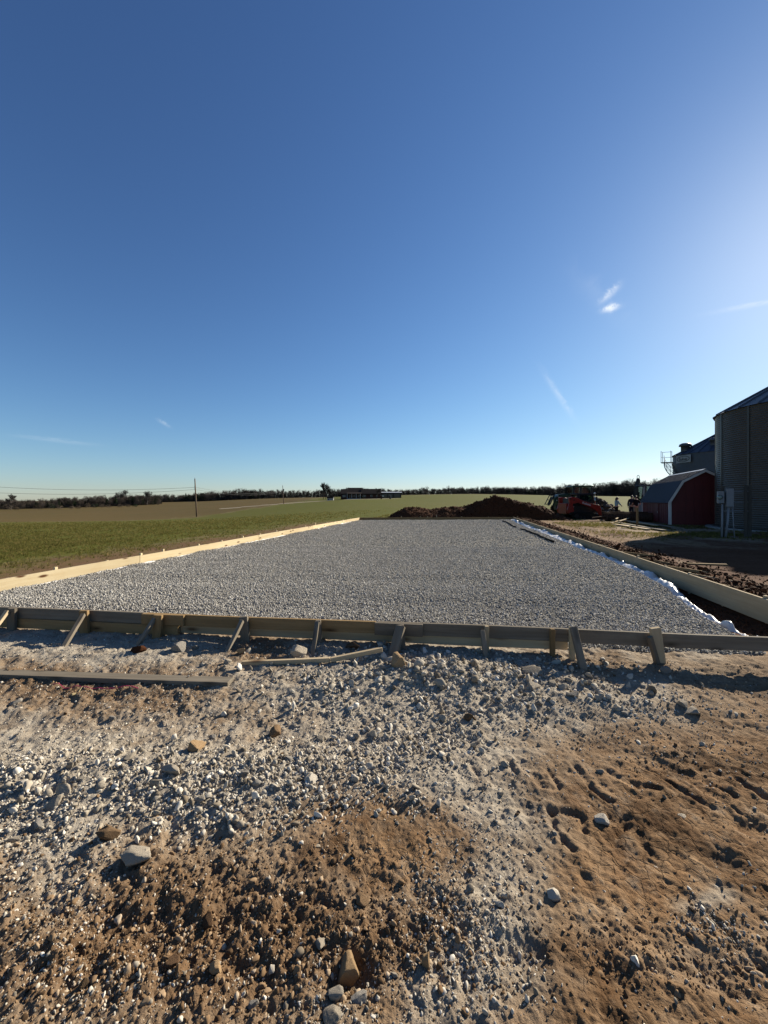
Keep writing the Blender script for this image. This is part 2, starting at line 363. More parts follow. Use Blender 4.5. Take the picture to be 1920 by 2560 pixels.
def wood(name, c1, c2, c3, knots=.5, rough=.85, grey=0.0):
    m, nt = newmat(name)
    tc = nd(nt, 'ShaderNodeTexCoord'); oi = nd(nt, 'ShaderNodeObjectInfo')
    off = nd(nt, 'ShaderNodeVectorMath', {'operation': 'ADD'}, i0=tc.outputs['Object'], i1=nd(nt, 'ShaderNodeVectorMath', {'operation': 'SCALE'}, i0=oi.outputs['Location'], Scale=3.1).outputs[0])
    offr = nd(nt, 'ShaderNodeVectorMath', {'operation': 'ADD'}, i0=off.outputs[0], i1=nd(nt, 'ShaderNodeCombineXYZ', X=mth(nt, 'MULTIPLY', oi.outputs['Random'], 37.0), Y=mth(nt, 'MULTIPLY', oi.outputs['Random'], 11.0)).outputs[0])
    mp = nd(nt, 'ShaderNodeMapping', Vector=offr.outputs[0], Scale=(1.2, 26, 26))
    g = nd(nt, 'ShaderNodeTexNoise', Vector=mp.outputs[0], Scale=1.0, Detail=7, Roughness=.65, Distortion=.5)
    mp2 = nd(nt, 'ShaderNodeMapping', Vector=offr.outputs[0], Scale=(.7, 5, 5))
    g2 = nd(nt, 'ShaderNodeTexNoise', Vector=mp2.outputs[0], Scale=1.0, Detail=5, Roughness=.6, Distortion=.8)
    rp = nd(nt, 'ShaderNodeValToRGB', Fac=mth(nt, 'ADD', mth(nt, 'MULTIPLY', g.outputs[0], .6), mth(nt, 'MULTIPLY', g2.outputs[0], .4)))
    cr = rp.color_ramp; cr.elements[0].position = .33; cr.elements[0].color = c2 + (1,); cr.elements[1].position = .66; cr.elements[1].color = c1 + (1,)
    c = rp.outputs[0]
    mk = nd(nt, 'ShaderNodeMapping', Vector=offr.outputs[0], Scale=(2.2, 7, 7))
    vo = nd(nt, 'ShaderNodeTexVoronoi', Vector=mk.outputs[0], Scale=1.0)
    kn = mth(nt, 'MULTIPLY', mth(nt, 'SUBTRACT', .21, vo.outputs['Distance'], True), 11.0 * knots, True)
    c = mixc(nt, kn, c, c3)
    st = nd(nt, 'ShaderNodeTexNoise', Vector=offr.outputs[0], Scale=3.5, Detail=6, Roughness=.7)
    c = mixc(nt, mth(nt, 'MULTIPLY', mth(nt, 'SUBTRACT', st.outputs[0], .5, True), 2.2, True), c, c2)
    f = mth(nt, 'ADD', mth(nt, 'MULTIPLY', oi.outputs['Random'], .34), .83)
    c = mixc(nt, 1.0, c, nd(nt, 'ShaderNodeCombineColor', Red=f, Green=f, Blue=f).outputs[0], 'MULTIPLY')
    MT[name] = finish(m, nt, c, rough, 0, g.outputs[0], .35, .004)
wood('wood_new', (.70, .59, .39), (.56, .43, .25), (.12, .055, .025), .8)
wood('wood_pale', (.62, .50, .33), (.44, .33, .20), (.12, .06, .03), .6)
wood('wood_tan', (.40, .27, .135), (.24, .155, .073), (.06, .035, .02), .5)
wood('wood_grey', (.29, .25, .195), (.15, .123, .092), (.05, .04, .03), .4)

def rockmat(name, c1, c2, rnd=.25, sc=22.0):
    m, nt = newmat(name)
    tc = nd(nt, 'ShaderNodeTexCoord'); oi = nd(nt, 'ShaderNodeObjectInfo')
    v = nd(nt, 'ShaderNodeVectorMath', {'operation': 'ADD'}, i0=tc.outputs['Object'], i1=oi.outputs['Location'])
    n = nd(nt, 'ShaderNodeTexNoise', Vector=v.outputs[0], Scale=sc, Detail=7, Roughness=.68)
    n2 = nd(nt, 'ShaderNodeTexNoise', Vector=v.outputs[0], Scale=sc * 6, Detail=4, Roughness=.7)
    f = mth(nt, 'MULTIPLY', mth(nt, 'SUBTRACT', n.outputs[0], .32, True), 2.8, True)
    c = mixc(nt, f, c2, c1)
    k = mth(nt, 'ADD', mth(nt, 'MULTIPLY', oi.outputs['Random'], 2 * rnd), 1 - rnd)
    k = mth(nt, 'MULTIPLY', k, mth(nt, 'ADD', mth(nt, 'MULTIPLY', n2.outputs[0], .6), .7))
    c = mixc(nt, 1.0, c, nd(nt, 'ShaderNodeCombineColor', Red=k, Green=k, Blue=k).outputs[0], 'MULTIPLY')
    MT[name] = finish(m, nt, c, .92, 0, mth(nt, 'ADD', n.outputs[0], mth(nt, 'MULTIPLY', n2.outputs[0], .4)), .5, .012)
rockmat('rock_pale', (.50, .44, .355), (.29, .235, .17))
rockmat('rock_white', (.66, .60, .51), (.42, .36, .28), .15)
rockmat('rock_grey', (.36, .33, .29), (.20, .175, .145))
rockmat('rock_tan', (.50, .35, .20), (.30, .18, .09))
rockmat('rock_brown', (.27, .18, .105), (.13, .08, .045))
rockmat('clod', (.155, .095, .055), (.065, .036, .02), .35, 30)
rockmat('clod_red', (.15, .06, .027), (.06, .022, .011), .35, 12)
rockmat('concrete_chunk', (.21, .19, .175), (.10, .085, .075), .3, 5)
def gravelmat(name, stops, mul):
    m, nt = newmat(name)
    oi = nd(nt, 'ShaderNodeObjectInfo'); tc = nd(nt, 'ShaderNodeTexCoord')
    rp = nd(nt, 'ShaderNodeValToRGB', Fac=oi.outputs['Random']); cr = rp.color_ramp
    while len(cr.elements) < len(stops): cr.elements.new(.5)
    for e, (p, c) in zip(cr.elements, stops): e.position = p; e.color = tuple(k * mul for k in c) + (1,)
    n = nd(nt, 'ShaderNodeTexNoise', Vector=tc.outputs['Object'], Scale=2.2, Detail=4, Roughness=.7)
    f = mth(nt, 'ADD', mth(nt, 'MULTIPLY', n.outputs[0], .8), .6)
    c = mixc(nt, 1.0, rp.outputs[0], nd(nt, 'ShaderNodeCombineColor', Red=f, Green=f, Blue=f).outputs[0], 'MULTIPLY')
    MT[name] = finish(m, nt, c, .9)
gravelmat('gravel_grey', [(0, (.27, .25, .22)), (.35, (.39, .367, .327)), (.7, (.48, .453, .407)), (1, (.60, .57, .515))], 1.1)
gravelmat('gravel_pale', [(0, (.21, .168, .12)), (.3, (.42, .365, .285)), (.8, (.64, .575, .475)), (1, (.80, .74, .64))], .97)
gravelmat('grit_brown', [(0, (.085, .052, .029)), (.4, (.19, .118, .064)), (.8, (.32, .215, .125)), (1, (.50, .40, .29))], 1.1)
gravelmat('grit_red', [(0, (.035, .013, .007)), (.5, (.075, .03, .014)), (1, (.14, .062, .03))], 1.0)

pm('galvanized', (.095, .092, .080), .45, .35, .25, 1.5, .1, dirt=(.10, .085, .062))
pm('galv_dark', (.10, .112, .128), .5, .5, .12, 1.0, .08)
pm('roof_navy', (.030, .037, .062), .6, .0, .15, 1.5, .05)
pm('galv_roof', (.10, .105, .115), .5, .4, .18, 1.2, .05)
pm('red_paint', (.10, .007, .008), .6, 0, .18, 2, .1)
pm('white_trim', (.62, .60, .57), .6, 0, .12, 3, .1)
pm('plastic_white', (.80, .78, .76), .38, 0, .06, 6, .15)
pm('black_steel', (.016, .016, .017), .5, .2, .3, 4, .1, dirt=(.055, .04, .028))
pm('rubber', (.018, .017, .016), .85, 0, .3, 5, .3, dirt=(.07, .048, .03))
pm('machine_red', (.29, .016, .009), .4, 0, .12, 3, .05, dirt=(.22, .035, .02))
pm('machine_green', (.012, .045, .016), .4, 0, .15, 3, .05)
pm('machine_grey', (.30, .30, .30), .5, .2, .12, 3, .05)
pm('chrome', (.62, .62, .62), .18, 1.0, .05, 3, .02)
pm('lamp_white', (.75, .74, .70), .3, 0, .05, 3, .02)
pm('sign_white', (.36, .36, .35), .55, 0, .15, 3, .04)
pm('lettering_black', (.02, .02, .022), .6, 0, .05, 3, .02)
pm('lettering_white', (.70, .66, .62), .6, 0, .05, 3, .02)
pm('lettering_red', (.45, .06, .05), .7, 0, .1, 3, .02)
pm('box_grey', (.21, .225, .24), .5, .15, .10, 4, .05)
pm('conduit_grey', (.23, .24, .255), .55, 0, .12, 4, .05)
pm('concrete', (.36, .345, .32), .9, 0, .14, 3, .3)
pm('brick', (.085, .042, .032), .9, 0, .25, 3, .2)
pm('shingle', (.040, .031, .028), .92, 0, .2, 1.5, .3)
pm('metal_pale', (.62, .62, .62), .45, .3, .08, 1, .05)
pm('barn_dark', (.05, .047, .046), .8, 0, .2, 1, .2)
pm('bark', (.115, .098, .085), .95, 0, .25, 4, .4, rnd=.3)
pm('twig', (.115, .093, .078), .95, 0, .1, .3, 0, rnd=.35)
pm('twig_dark', (.060, .052, .046), .95, 0, .1, .3, 0, rnd=.35)
pm('evergreen', (.022, .034, .016), .9, 0, .3, .5, 0, rnd=.4)
pm('scrub', (.135, .105, .075), .95, 0, .2, .6, 0, rnd=.3)
pm('pole_wood', (.20, .15, .11), .9, 0, .25, 2, .3)
pm('wire', (.04, .04, .042), .6, 0, .1, 1, 0)
pm('insulator', (.35, .35, .36), .3, 0, .1, 3, 0)
pm('skin', (.46, .26, .18), .6, 0, .06, 8, .02)
pm('hair', (.035, .020, .013), .6, 0, .2, 20, .2)
pm('cloth_teal', (.32, .46, .48), .85, 0, .1, 6, .2)
pm('cloth_black', (.014, .014, .017), .9, 0, .2, 6, .2)
pm('cloth_khaki', (.24, .205, .15), .9, 0, .12, 6, .2)
pm('cloth_navy', (.022, .02, .03), .9, 0, .2, 6, .2)
pm('post_dark', (.085, .078, .066), .9, 0, .2, 4, .3)
pm('rust', (.11, .062, .042), .9, .2, .3, 6, .3)
pm('string_pink', (.55, .06, .16), .8, 0, .05, 3, 0)
pm('straw', (.45, .36, .20), .9, 0, .15, 8, 0)
def glassmat(name, tint, rough=.05):
    m, nt = newmat(name)
    t = nd(nt, 'ShaderNodeBsdfTransparent', Color=tuple(tint) + (1,)); g = nd(nt, 'ShaderNodeBsdfGlossy', Color=(.9, .95, 1, 1), Roughness=rough)
    fr = nd(nt, 'ShaderNodeFresnel', IOR=1.5)
    mx = nd(nt, 'ShaderNodeMixShader', i0=mth(nt, 'MULTIPLY', fr.outputs[0], .8), i1=t.outputs[0], i2=g.outputs[0])
    nd(nt, 'ShaderNodeOutputMaterial', Surface=mx.outputs[0]); MT[name] = m
glassmat('cab_glass', (.55, .63, .60))
pm('pane_dark', (.03, .035, .04), .12, 0, .1, 2, 0)
pm('pane_light', (.22, .24, .26), .15, 0, .1, 2, 0)

def grassmat():
    m, nt = newmat('grass_blade')
    oi = nd(nt, 'ShaderNodeObjectInfo')
    rp = nd(nt, 'ShaderNodeValToRGB', Fac=oi.outputs['Random']); cr = rp.color_ramp; cr.elements.new(.5)
    for e, (p, c) in zip(cr.elements, ((0, (.065, .064, .017)), (.6, (.120, .112, .032)), (1, (.22, .17, .065)))): e.position = p; e.color = c + (1,)
    d = nd(nt, 'ShaderNodeBsdfDiffuse', Color=rp.outputs[0]); t = nd(nt, 'ShaderNodeBsdfTranslucent', Color=rp.outputs[0])
    mx = nd(nt, 'ShaderNodeMixShader', i0=.45, i1=d.outputs[0], i2=t.outputs[0])
    nd(nt, 'ShaderNodeOutputMaterial', Surface=mx.outputs[0]); MT['grass_blade'] = m
grassmat()

def terrainmat():
    m, nt = newmat('terrain')
    tc = nd(nt, 'ShaderNodeTexCoord'); P = tc.outputs['Object']
    A = nd(nt, 'ShaderNodeAttribute', {'attribute_name': 'za'}); B = nd(nt, 'ShaderNodeAttribute', {'attribute_name': 'zb'})
    sa = nd(nt, 'ShaderNodeSeparateColor', Color=A.outputs['Color']); sb = nd(nt, 'ShaderNodeSeparateColor', Color=B.outputs['Color'])
    def N(sc, det=6, rough=.6, dist=0.0, vec=P): return nd(nt, 'ShaderNodeTexNoise', Vector=vec, Scale=sc, Detail=det, Roughness=rough, Distortion=dist).outputs[0]
    def sharp(w, nz, k=2.2):   # attribute weight broken up by noise
        return mth(nt, 'MULTIPLY', mth(nt, 'SUBTRACT', mth(nt, 'ADD', w, mth(nt, 'MULTIPLY', mth(nt, 'SUBTRACT', nz, .5), 1.0)), .28), k, True)
    n_big, n_mid, n_fin, n_grit = N(1.3), N(7, 7, .65), N(45, 6, .7), N(210, 3, .7)
    wet = mth(nt, 'MULTIPLY', mth(nt, 'SUBTRACT', N(2.6, 8, .72, .6), .46, True), 5.0, True)
    soil = mixc(nt, n_mid, (.19, .125, .075), (.45, .345, .24))
    grey = mixc(nt, n_mid, (.29, .242, .185), (.57, .50, .40))
    clay = mixc(nt, mth(nt, 'MULTIPLY', mth(nt, 'SUBTRACT', N(4.3, 7, .7, .5), .3, True), 2.2, True), (.145, .072, .031), (.45, .30, .172))
    dark = mixc(nt, n_fin, (.085, .048, .024), (.27, .168, .094))
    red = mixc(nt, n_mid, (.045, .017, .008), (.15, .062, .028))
    c = mixc(nt, sharp(sa.outputs[0], n_mid), soil, grey)
    c = mixc(nt, sharp(sa.outputs[1], n_mid), c, clay)
    c = mixc(nt, sharp(sa.outputs[2], n_fin), c, dark)
    c = mixc(nt, mth(nt, 'MULTIPLY', mth(nt, 'MULTIPLY', mth(nt, 'SUBTRACT', N(9, 8, .75), .52, True), 4.0, True), mth(nt, 'MULTIPLY', sa.outputs[1], .8)), c, (.47, .40, .31))
    c = mixc(nt, mth(nt, 'MULTIPLY', wet, mth(nt, 'MULTIPLY', sa.outputs[1], 1.35), True), c, (.075, .038, .017))
    # mud cracks in the clay
    dv = nd(nt, 'ShaderNodeVectorMath', {'operation': 'ADD'}, i0=P, i1=nd(nt, 'ShaderNodeVectorMath', {'operation': 'SCALE'}, i0=nd(nt, 'ShaderNodeTexNoise', Vector=P, Scale=14, Detail=4).outputs['Color'], Scale=.06).outputs[0])
    vo = nd(nt, 'ShaderNodeTexVoronoi', {'feature': 'DISTANCE_TO_EDGE'}, Vector=dv.outputs[0], Scale=15.0)
    crk = mth(nt, 'SUBTRACT', 1.0, mth(nt, 'MULTIPLY', vo.outputs['Distance'], 16.0, True))
    crk = mth(nt, 'MULTIPLY', crk, mth(nt, 'MULTIPLY', mth(nt, 'SUBTRACT', mth(nt, 'ADD', sa.outputs[1], n_big), .95, True), 2.2, True))
    c = mixc(nt, mth(nt, 'MULTIPLY', crk, .45), c, (.06, .035, .018))
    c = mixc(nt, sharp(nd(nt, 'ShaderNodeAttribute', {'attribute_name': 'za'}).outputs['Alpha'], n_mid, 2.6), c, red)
    # vegetation: green sprouts, dry stubble, worn track
    strp = nd(nt, 'ShaderNodeMapping', Vector=P, Scale=(.10, .012, 1), Rotation=(0, 0, R(-72)))
    n_far = N(1.0, 6, .65, .3, strp.outputs[0])
    g1 = mixc(nt, N(.55, 8, .72), (.075, .080, .013), (.140, .142, .026))
    g1 = mixc(nt, mth(nt, 'MULTIPLY', mth(nt, 'SUBTRACT', n_far, .42, True), 2.4, True), g1, (.122, .112, .027))
    s1 = mixc(nt, n_far, (.105, .078, .027), (.170, .118, .046))
    s1 = mixc(nt, mth(nt, 'MULTIPLY', mth(nt, 'SUBTRACT', N(.05, 5, .6), .5, True), 2.2, True), s1, (.10, .096, .024))
    s1 = mixc(nt, mth(nt, 'MULTIPLY', N(3, 8, .8), .35), s1, (.07, .05, .026))
    c = mixc(nt, sharp(sb.outputs[1], N(.35, 8, .7), 2.6), c, s1)
    c = mixc(nt, sharp(sb.outputs[0], N(2.6, 8, .75), 2.6), c, g1)
    c = mixc(nt, sharp(sb.outputs[2], n_mid, 3), c, mixc(nt, n_fin, (.26, .22, .17), (.44, .38, .30)))
    gr = mth(nt, 'ADD', mth(nt, 'MULTIPLY', n_grit, .7), .65)
    c = mixc(nt, 1.0, c, nd(nt, 'ShaderNodeCombineColor', Red=gr, Green=gr, Blue=gr).outputs[0], 'MULTIPLY')
    hgt = mth(nt, 'ADD', mth(nt, 'ADD', n_mid, mth(nt, 'MULTIPLY', n_fin, .55)), mth(nt, 'MULTIPLY', n_grit, .25))
    hgt = mth(nt, 'SUBTRACT', hgt, mth(nt, 'MULTIPLY', crk, .35))
    MT['terrain'] = finish(m, nt, c, .95, 0, hgt, .75, .02)
terrainmat()

# ------------------------------------------------------------------ ground and field: one polar sheet, split in two objects
def build_ground():
    th_in = np.linspace(-R(65), R(65), 821); th_out = np.linspace(R(65), 2 * math.pi - R(65), 90)[1:-1]
    th = np.concatenate([th_in, th_out]); nth = len(th)
    rr = np.concatenate([np.linspace(.3, .95, 10), np.geomspace(1.0, 6.0, 560), np.geomspace(6.0, 45, 190)[1:], np.geomspace(45, 3200, 90)[1:]])
    nr = len(rr)
    T, RR = np.meshgrid(th, rr)          # rows: radius
    x = (RR * np.sin(T)).ravel(); y = (RR * np.cos(T)).ravel()
    z = ground_h(x, y)
    x = np.append(x, 0); y = np.append(y, 0); z = np.append(z, 0)
    ii = np.arange(nr - 1)[:, None] * nth; jj = np.arange(nth)[None, :]; j2 = (jj + 1) % nth
    q = np.stack([ii + jj, ii + nth + jj, ii + nth + j2, ii + j2], -1).reshape(-1, 4)
    tr = np.stack([np.full(nth, nr * nth), np.arange(nth), (np.arange(nth) + 1) % nth], -1)
    # zone weights
    g, c, d = zones(x, y); r_ = np.hypot(x, y)
    near = smooth(9, 5, r_) * (y > .1); tot = g + c + d + .35
    g, c, d = g / tot, c / tot, d / tot
    er = -edge_d(x, y, FR, BR); el = -edge_d(x, y, BL, FL); eb = -edge_d(x, y, BR, BL)
    wob = fbm(x, y, .25, 3, 101); wob2 = fbm(x, y, 1.2, 4, 102)
    ahead = y > 0
    red = smooth(3.6, 1.2, er + 1.1 * wob2) * smooth(-.3, .05, er) * smooth(2.6, 3.6, y) * smooth(34, 26, y) * .95
    red = np.maximum(red, smooth(1.6, .3, eb + .5 * wob2) * (eb > -.1) * (x > -1) * .9)
    red = np.maximum(red, .85 * (pad_in(x, y) > 0) * smooth(.3, .8, edge_d(x, y, FL, FR)))
    yardm = smooth(1.0, 2.5, er) * smooth(3, 5, y) * smooth(44, 34, y)
    red = np.maximum(red, .62 * yardm * smooth(-.5, .3, fbm(x, y, .35, 3, 111)))
    red = np.maximum(red, .8 * yardm * smooth(21, 14, y + 3 * wob) * smooth(-.4, .2, fbm(x, y, .5, 3, 113)))
    field = np.maximum(smooth(.2, .9, el + .35 * wob2) * smooth(2.0, 5.0, y), smooth(.6, 2.0, eb + .6 * wob2) * smooth(14, 9, x - .12 * y))
    field = np.maximum(field, smooth(34, 44, y + 5 * wob) * 1.0)
    field = np.maximum(field, smooth(60, 90, r_) * 1.0)
    # grass islands in the yard: in front of the rubble, and beside the bin's shadow
    isl = np.exp(-((x - 13.5) / 4.0) ** 2 - ((y - 22.5) / 2.2) ** 2) + .9 * np.exp(-((x - 13.6) / 2.6) ** 2 - ((y - 17.2) / .9) ** 2) + .7 * np.exp(-((x - 17) / 3.5) ** 2 - ((y - 15.5) / 2.5) ** 2)
    isl = .55 * isl * (.5 + .9 * fbm(x, y, .8, 4, 131)) * yardm
    brown_side = smooth(-30, -56, x + 9.0 * wob + .02 * (y - 90))
    green = field * (1 - brown_side * smooth(34, 80, r_))
    bare = smooth(6.5, .8, el + 1.5 * wob2) * (el > 0) * smooth(34, 20, y)           # bare strip beside the left form
    crest = smooth(230, 330, y) * smooth(-30, 20, x)
    green = np.clip(green * (1 - .75 * bare) * (1 - .65 * crest), 0, 1); stub = np.clip(field * brown_side * smooth(34, 80, r_) + field * crest * .8, 0, 1)
    dk = np.clip(d * near + field * bare * .9, 0, 1)
    # drive from the second pole to the house and along its front
    path = np.zeros_like(x)
    pl = [(-62, 150), (-47, 183), (-22, 192), (-8, 188), (12, 186)]
    for (ax, ay), (bx, by) in zip(pl[:-1], pl[1:]):
        dx, dy = bx - ax, by - ay; t = np.clip(((x - ax) * dx + (y - ay) * dy) / (dx * dx + dy * dy), 0, 1)
        path = np.maximum(path, smooth(3.4, 2.2, np.hypot(x - ax - t * dx, y - ay - t * dy)))
    # pale worn wheel track through the yard beside the soil bank
    trk = np.zeros_like(x)
    for off in (0.0, 1.9):
        tl = [(8.2 + off, 11), (8.9 + off, 15), (9.6 + off, 20), (10.4 + off * .8, 25), (12.5 + off * .5, 31)]
        for (ax, ay), (bx, by) in zip(tl[:-1], tl[1:]):
            dx, dy = bx - ax, by - ay; t = np.clip(((x - ax) * dx + (y - ay) * dy) / (dx * dx + dy * dy), 0, 1)
            trk = np.maximum(trk, smooth(.75, .25, np.hypot(x - ax - t * dx, y - ay - t * dy) + .25 * wob2))
    cl = np.clip(c * near + (.25 + .6 * trk) * yardm, 0, 1)
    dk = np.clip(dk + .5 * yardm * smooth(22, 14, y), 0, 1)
    red = np.maximum(red, .95 * yardm * smooth(15.5, 11, y + 2 * wob))  # soil reddened darker, standing in for bin shade that falls short
    red = red * (1 - .8 * trk * smooth(11, 15, y))
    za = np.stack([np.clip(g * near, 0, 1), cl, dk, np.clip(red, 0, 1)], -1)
    zb = np.stack([np.clip(np.maximum(green, isl), 0, 1), stub, np.clip(path, 0, 1), np.ones_like(x)], -1)
    v = np.stack([x, y, z], -1)
    isf = (field > .5)[q].mean(1) > .5
    for name, sel, trs in (('ground', ~isf, tr), ('field', isf, None)):
        qq = q[sel]; used = np.zeros(len(v), bool); used[qq.ravel()] = True
        if trs is not None: used[trs.ravel()] = True
        idx = np.cumsum(used) - 1
        me = np_mesh(name, v[used], idx[qq], None if trs is None else idx[trs], True)
        attr_col(me, 'za', za[used]); attr_col(me, 'zb', zb[used])
        tag(link(name, me, MT['terrain']), kind='structure')
build_ground()

# ------------------------------------------------------------------ stones
_ico = {}
def ico(sub):
    if sub not in _ico:
        bm = bmesh.new(); bmesh.ops.create_icosphere(bm, subdivisions=sub, radius=1); bm.verts.ensure_lookup_table()
        _ico[sub] = (np.array([v.co[:] for v in bm.verts]), np.array([[v.index for v in f.verts] for f in bm.faces])); bm.free()
    return _ico[sub]
def rock_mesh(name, sub, seed, cuts=9, lump=0.12, cutd=(.5, .85), sx=1.0, sy=1.0, sz=1.0, smooth_=False):
    g = np.random.default_rng(seed); v, f = ico(sub); v = v.copy()
    for k in range(3):
        n = g.normal(size=3); ph = g.uniform(0, 6); v = v * (1 + lump * np.sin((v @ n) * (1.6 + k) + ph) / (k + 1))[:, None]
    for k in range(cuts):
        n = g.normal(size=3); n /= np.linalg.norm(n); dd = g.uniform(*cutd); t = v @ n
        v = v - np.maximum(t - dd, 0)[:, None] * n * .95
    if sub >= 3:
        for k in range(7):
            n = g.normal(size=3) * (3 + 2.2 * k); v = v * (1 + .030 / (1 + .45 * k) * np.sin(v @ n + g.uniform(0, 6)) * np.sin(v @ np.roll(n, 1) * .7 + g.uniform(0, 6)))[:, None]
    v = v + g.normal(size=v.shape) * (.012 if sub < 4 else .006)
    v = v * np.array([sx, sy, sz]); v = v / np.abs(v).max()
    return np_mesh(name, v, None, f, smooth_)
PROTO = bpy.data.collections.new('prototypes')
def proto_set(key, meshes, m):
    c = bpy.data.collections.new(key)
    for i, me in enumerate(meshes):
        if not me.materials: me.materials.append(m)
        o = bpy.data.objects.new('%s_%02d' % (key, i), me); c.objects.link(o)
    return c
_gn = {}
def scatter(name, pts, rots, scls, coll, nvar, label, cat=None, kind='stuff'):
    n = len(pts); me = bpy.data.meshes.new(name); me.vertices.add(n); me.vertices.foreach_set('co', np.asarray(pts, np.float32).ravel())
    attr_vec(me, 'rot', rots); attr_vec(me, 'scl', scls)
    a = me.attributes.new('idx', 'INT', 'POINT'); a.data.foreach_set('value', rng.integers(0, nvar, n).astype(np.int32))
    o = link(name, me)
    ng = bpy.data.node_groups.new(name + '_scatter', 'GeometryNodeTree')
    ng.interface.new_socket('Geometry', in_out='INPUT', socket_type='NodeSocketGeometry'); ng.interface.new_socket('Geometry', in_out='OUTPUT', socket_type='NodeSocketGeometry')
    gi = ng.nodes.new('NodeGroupInput'); go = ng.nodes.new('NodeGroupOutput')
    ci = ng.nodes.new('GeometryNodeCollectionInfo'); ci.inputs['Collection'].default_value = coll; ci.inputs['Separate Children'].default_value = True; ci.inputs['Reset Children'].default_value = True
    ip = ng.nodes.new('GeometryNodeInstanceOnPoints'); ip.inputs['Pick Instance'].default_value = True
    def na(t, nm):
        x = ng.nodes.new('GeometryNodeInputNamedAttribute'); x.data_type = t; x.inputs['Name'].default_value = nm; return x.outputs['Attribute']
    L = ng.links.new
    L(gi.outputs[0], ip.inputs['Points']); L(ci.outputs[0], ip.inputs['Instance']); L(na('INT', 'idx'), ip.inputs['Instance Index'])
    L(na('FLOAT_VECTOR', 'rot'), ip.inputs['Rotation']); L(na('FLOAT_VECTOR', 'scl'), ip.inputs['Scale']); L(ip.outputs[0], go.inputs[0])
    md = o.modifiers.new('scatter', 'NODES'); md.node_group = ng
    return tag(o, label, cat, None, kind)
def rrot(n, flat=False):
    r_ = rng.uniform(0, 2 * math.pi, (n, 3))
    if flat: r_[:, 0] = rng.normal(0, .25, n); r_[:, 1] = rng.normal(0, .25, n)
    return r_
def rscl(s, lo=.6):
    n = len(s); return np.stack([s * rng.uniform(lo, 1, n), s * rng.uniform(lo, 1, n), s * rng.uniform(lo * .8, .9, n)], -1)
def stones_set(key, m, n=8, sub=1, cuts=7):
    return proto_set(key, [rock_mesh(key, sub, 100 + i * 7 + len(key), cuts, .18, (.36, .82), 1, random.uniform(.65, 1), random.uniform(.55, .9)) for i in range(n)], MT[m])
C_GREY = stones_set('gravel_grey', 'gravel_grey'); C_PALE = stones_set('gravel_pale', 'gravel_pale', 12, 2, 13); C_GRIT = stones_set('grit_brown', 'grit_brown', 10, 2, 7); C_RED = stones_set('grit_red', 'grit_red', 8, 2, 4)

# ------------------------------------------------------------------ the gravel pad
def pad_xy(a, b):
    xf = FL[0] + (FR[0] - FL[0]) * a; yf = FL[1] + (FR[1] - FL[1]) * a
    xb = BL[0] + (BR[0] - BL[0]) * a; yb = BL[1] + (BR[1] - BL[1]) * a
    return xf + (xb - xf) * b, yf + (yb - yf) * b
def pad_gap(y):     # bare trench between gravel and the right form, metres
    return .13 + .42 * smooth(7.5, 3.6, y) + .05 * fbm(y * 0 + 3.3, y, 1.1, 3, 202)
def pad_h(x, y):
    z = .165 + .022 * fbm(x, y, .45, 3, 205) + .014 * fbm(x, y, 1.9, 3, 207)
    z = z + .026 * fbm(x * .3, y * 1.7, 1.0, 4, 209)
    z = z - .07 * smooth(6.8, 4.0, y + .25 * fbm(x, y, .8, 3, 213)) * smooth(-1.5, 2.0, x)     # lower towards the near right corner          # raked bands across
    er = edge_d(x, y, FR, BR); g = pad_gap(y) + .03 * fbm(x, y, 5, 2, 211)
    z = z - .17 * smooth(.22, -.05, er - g)
    ef = edge_d(x, y, FL, FR); z = z - .115 * smooth(.30, .0, ef)
    eb = edge_d(x, y, BR, BL); z = z - .10 * smooth(.3, .0, eb)
    return z
def gravel_mat():
    m, nt = newmat('gravel_bed'); tc = nd(nt, 'ShaderNodeTexCoord'); P = tc.outputs['Object']
    v1 = nd(nt, 'ShaderNodeTexVoronoi', Vector=P, Scale=46.0); v2 = nd(nt, 'ShaderNodeTexNoise', Vector=P, Scale=38, Detail=5, Roughness=.8)
    w = nd(nt, 'ShaderNodeTexNoise', Vector=P, Scale=.8, Detail=5, Roughness=.6)
    s = nd(nt, 'ShaderNodeSeparateColor', Color=v1.outputs['Color'])
    c = mixc(nt, s.outputs[0], (.17, .158, .138), (.44, .415, .37)); c = mixc(nt, mth(nt, 'MULTIPLY', w.outputs[0], .5), c, (.19, .178, .158))  # bed coloured darker so the gaps between stones look shaded
    f = mth(nt, 'ADD', v2.outputs[0], .5); c = mixc(nt, 1.0, c, nd(nt, 'ShaderNodeCombineColor', Red=f, Green=f, Blue=f).outputs[0], 'MULTIPLY')
    MT['gravel_bed'] = finish(m, nt, c, .95, 0, mth(nt, 'SUBTRACT', v2.outputs[0], v1.outputs['Distance']), 1.0, .03)
gravel_mat()
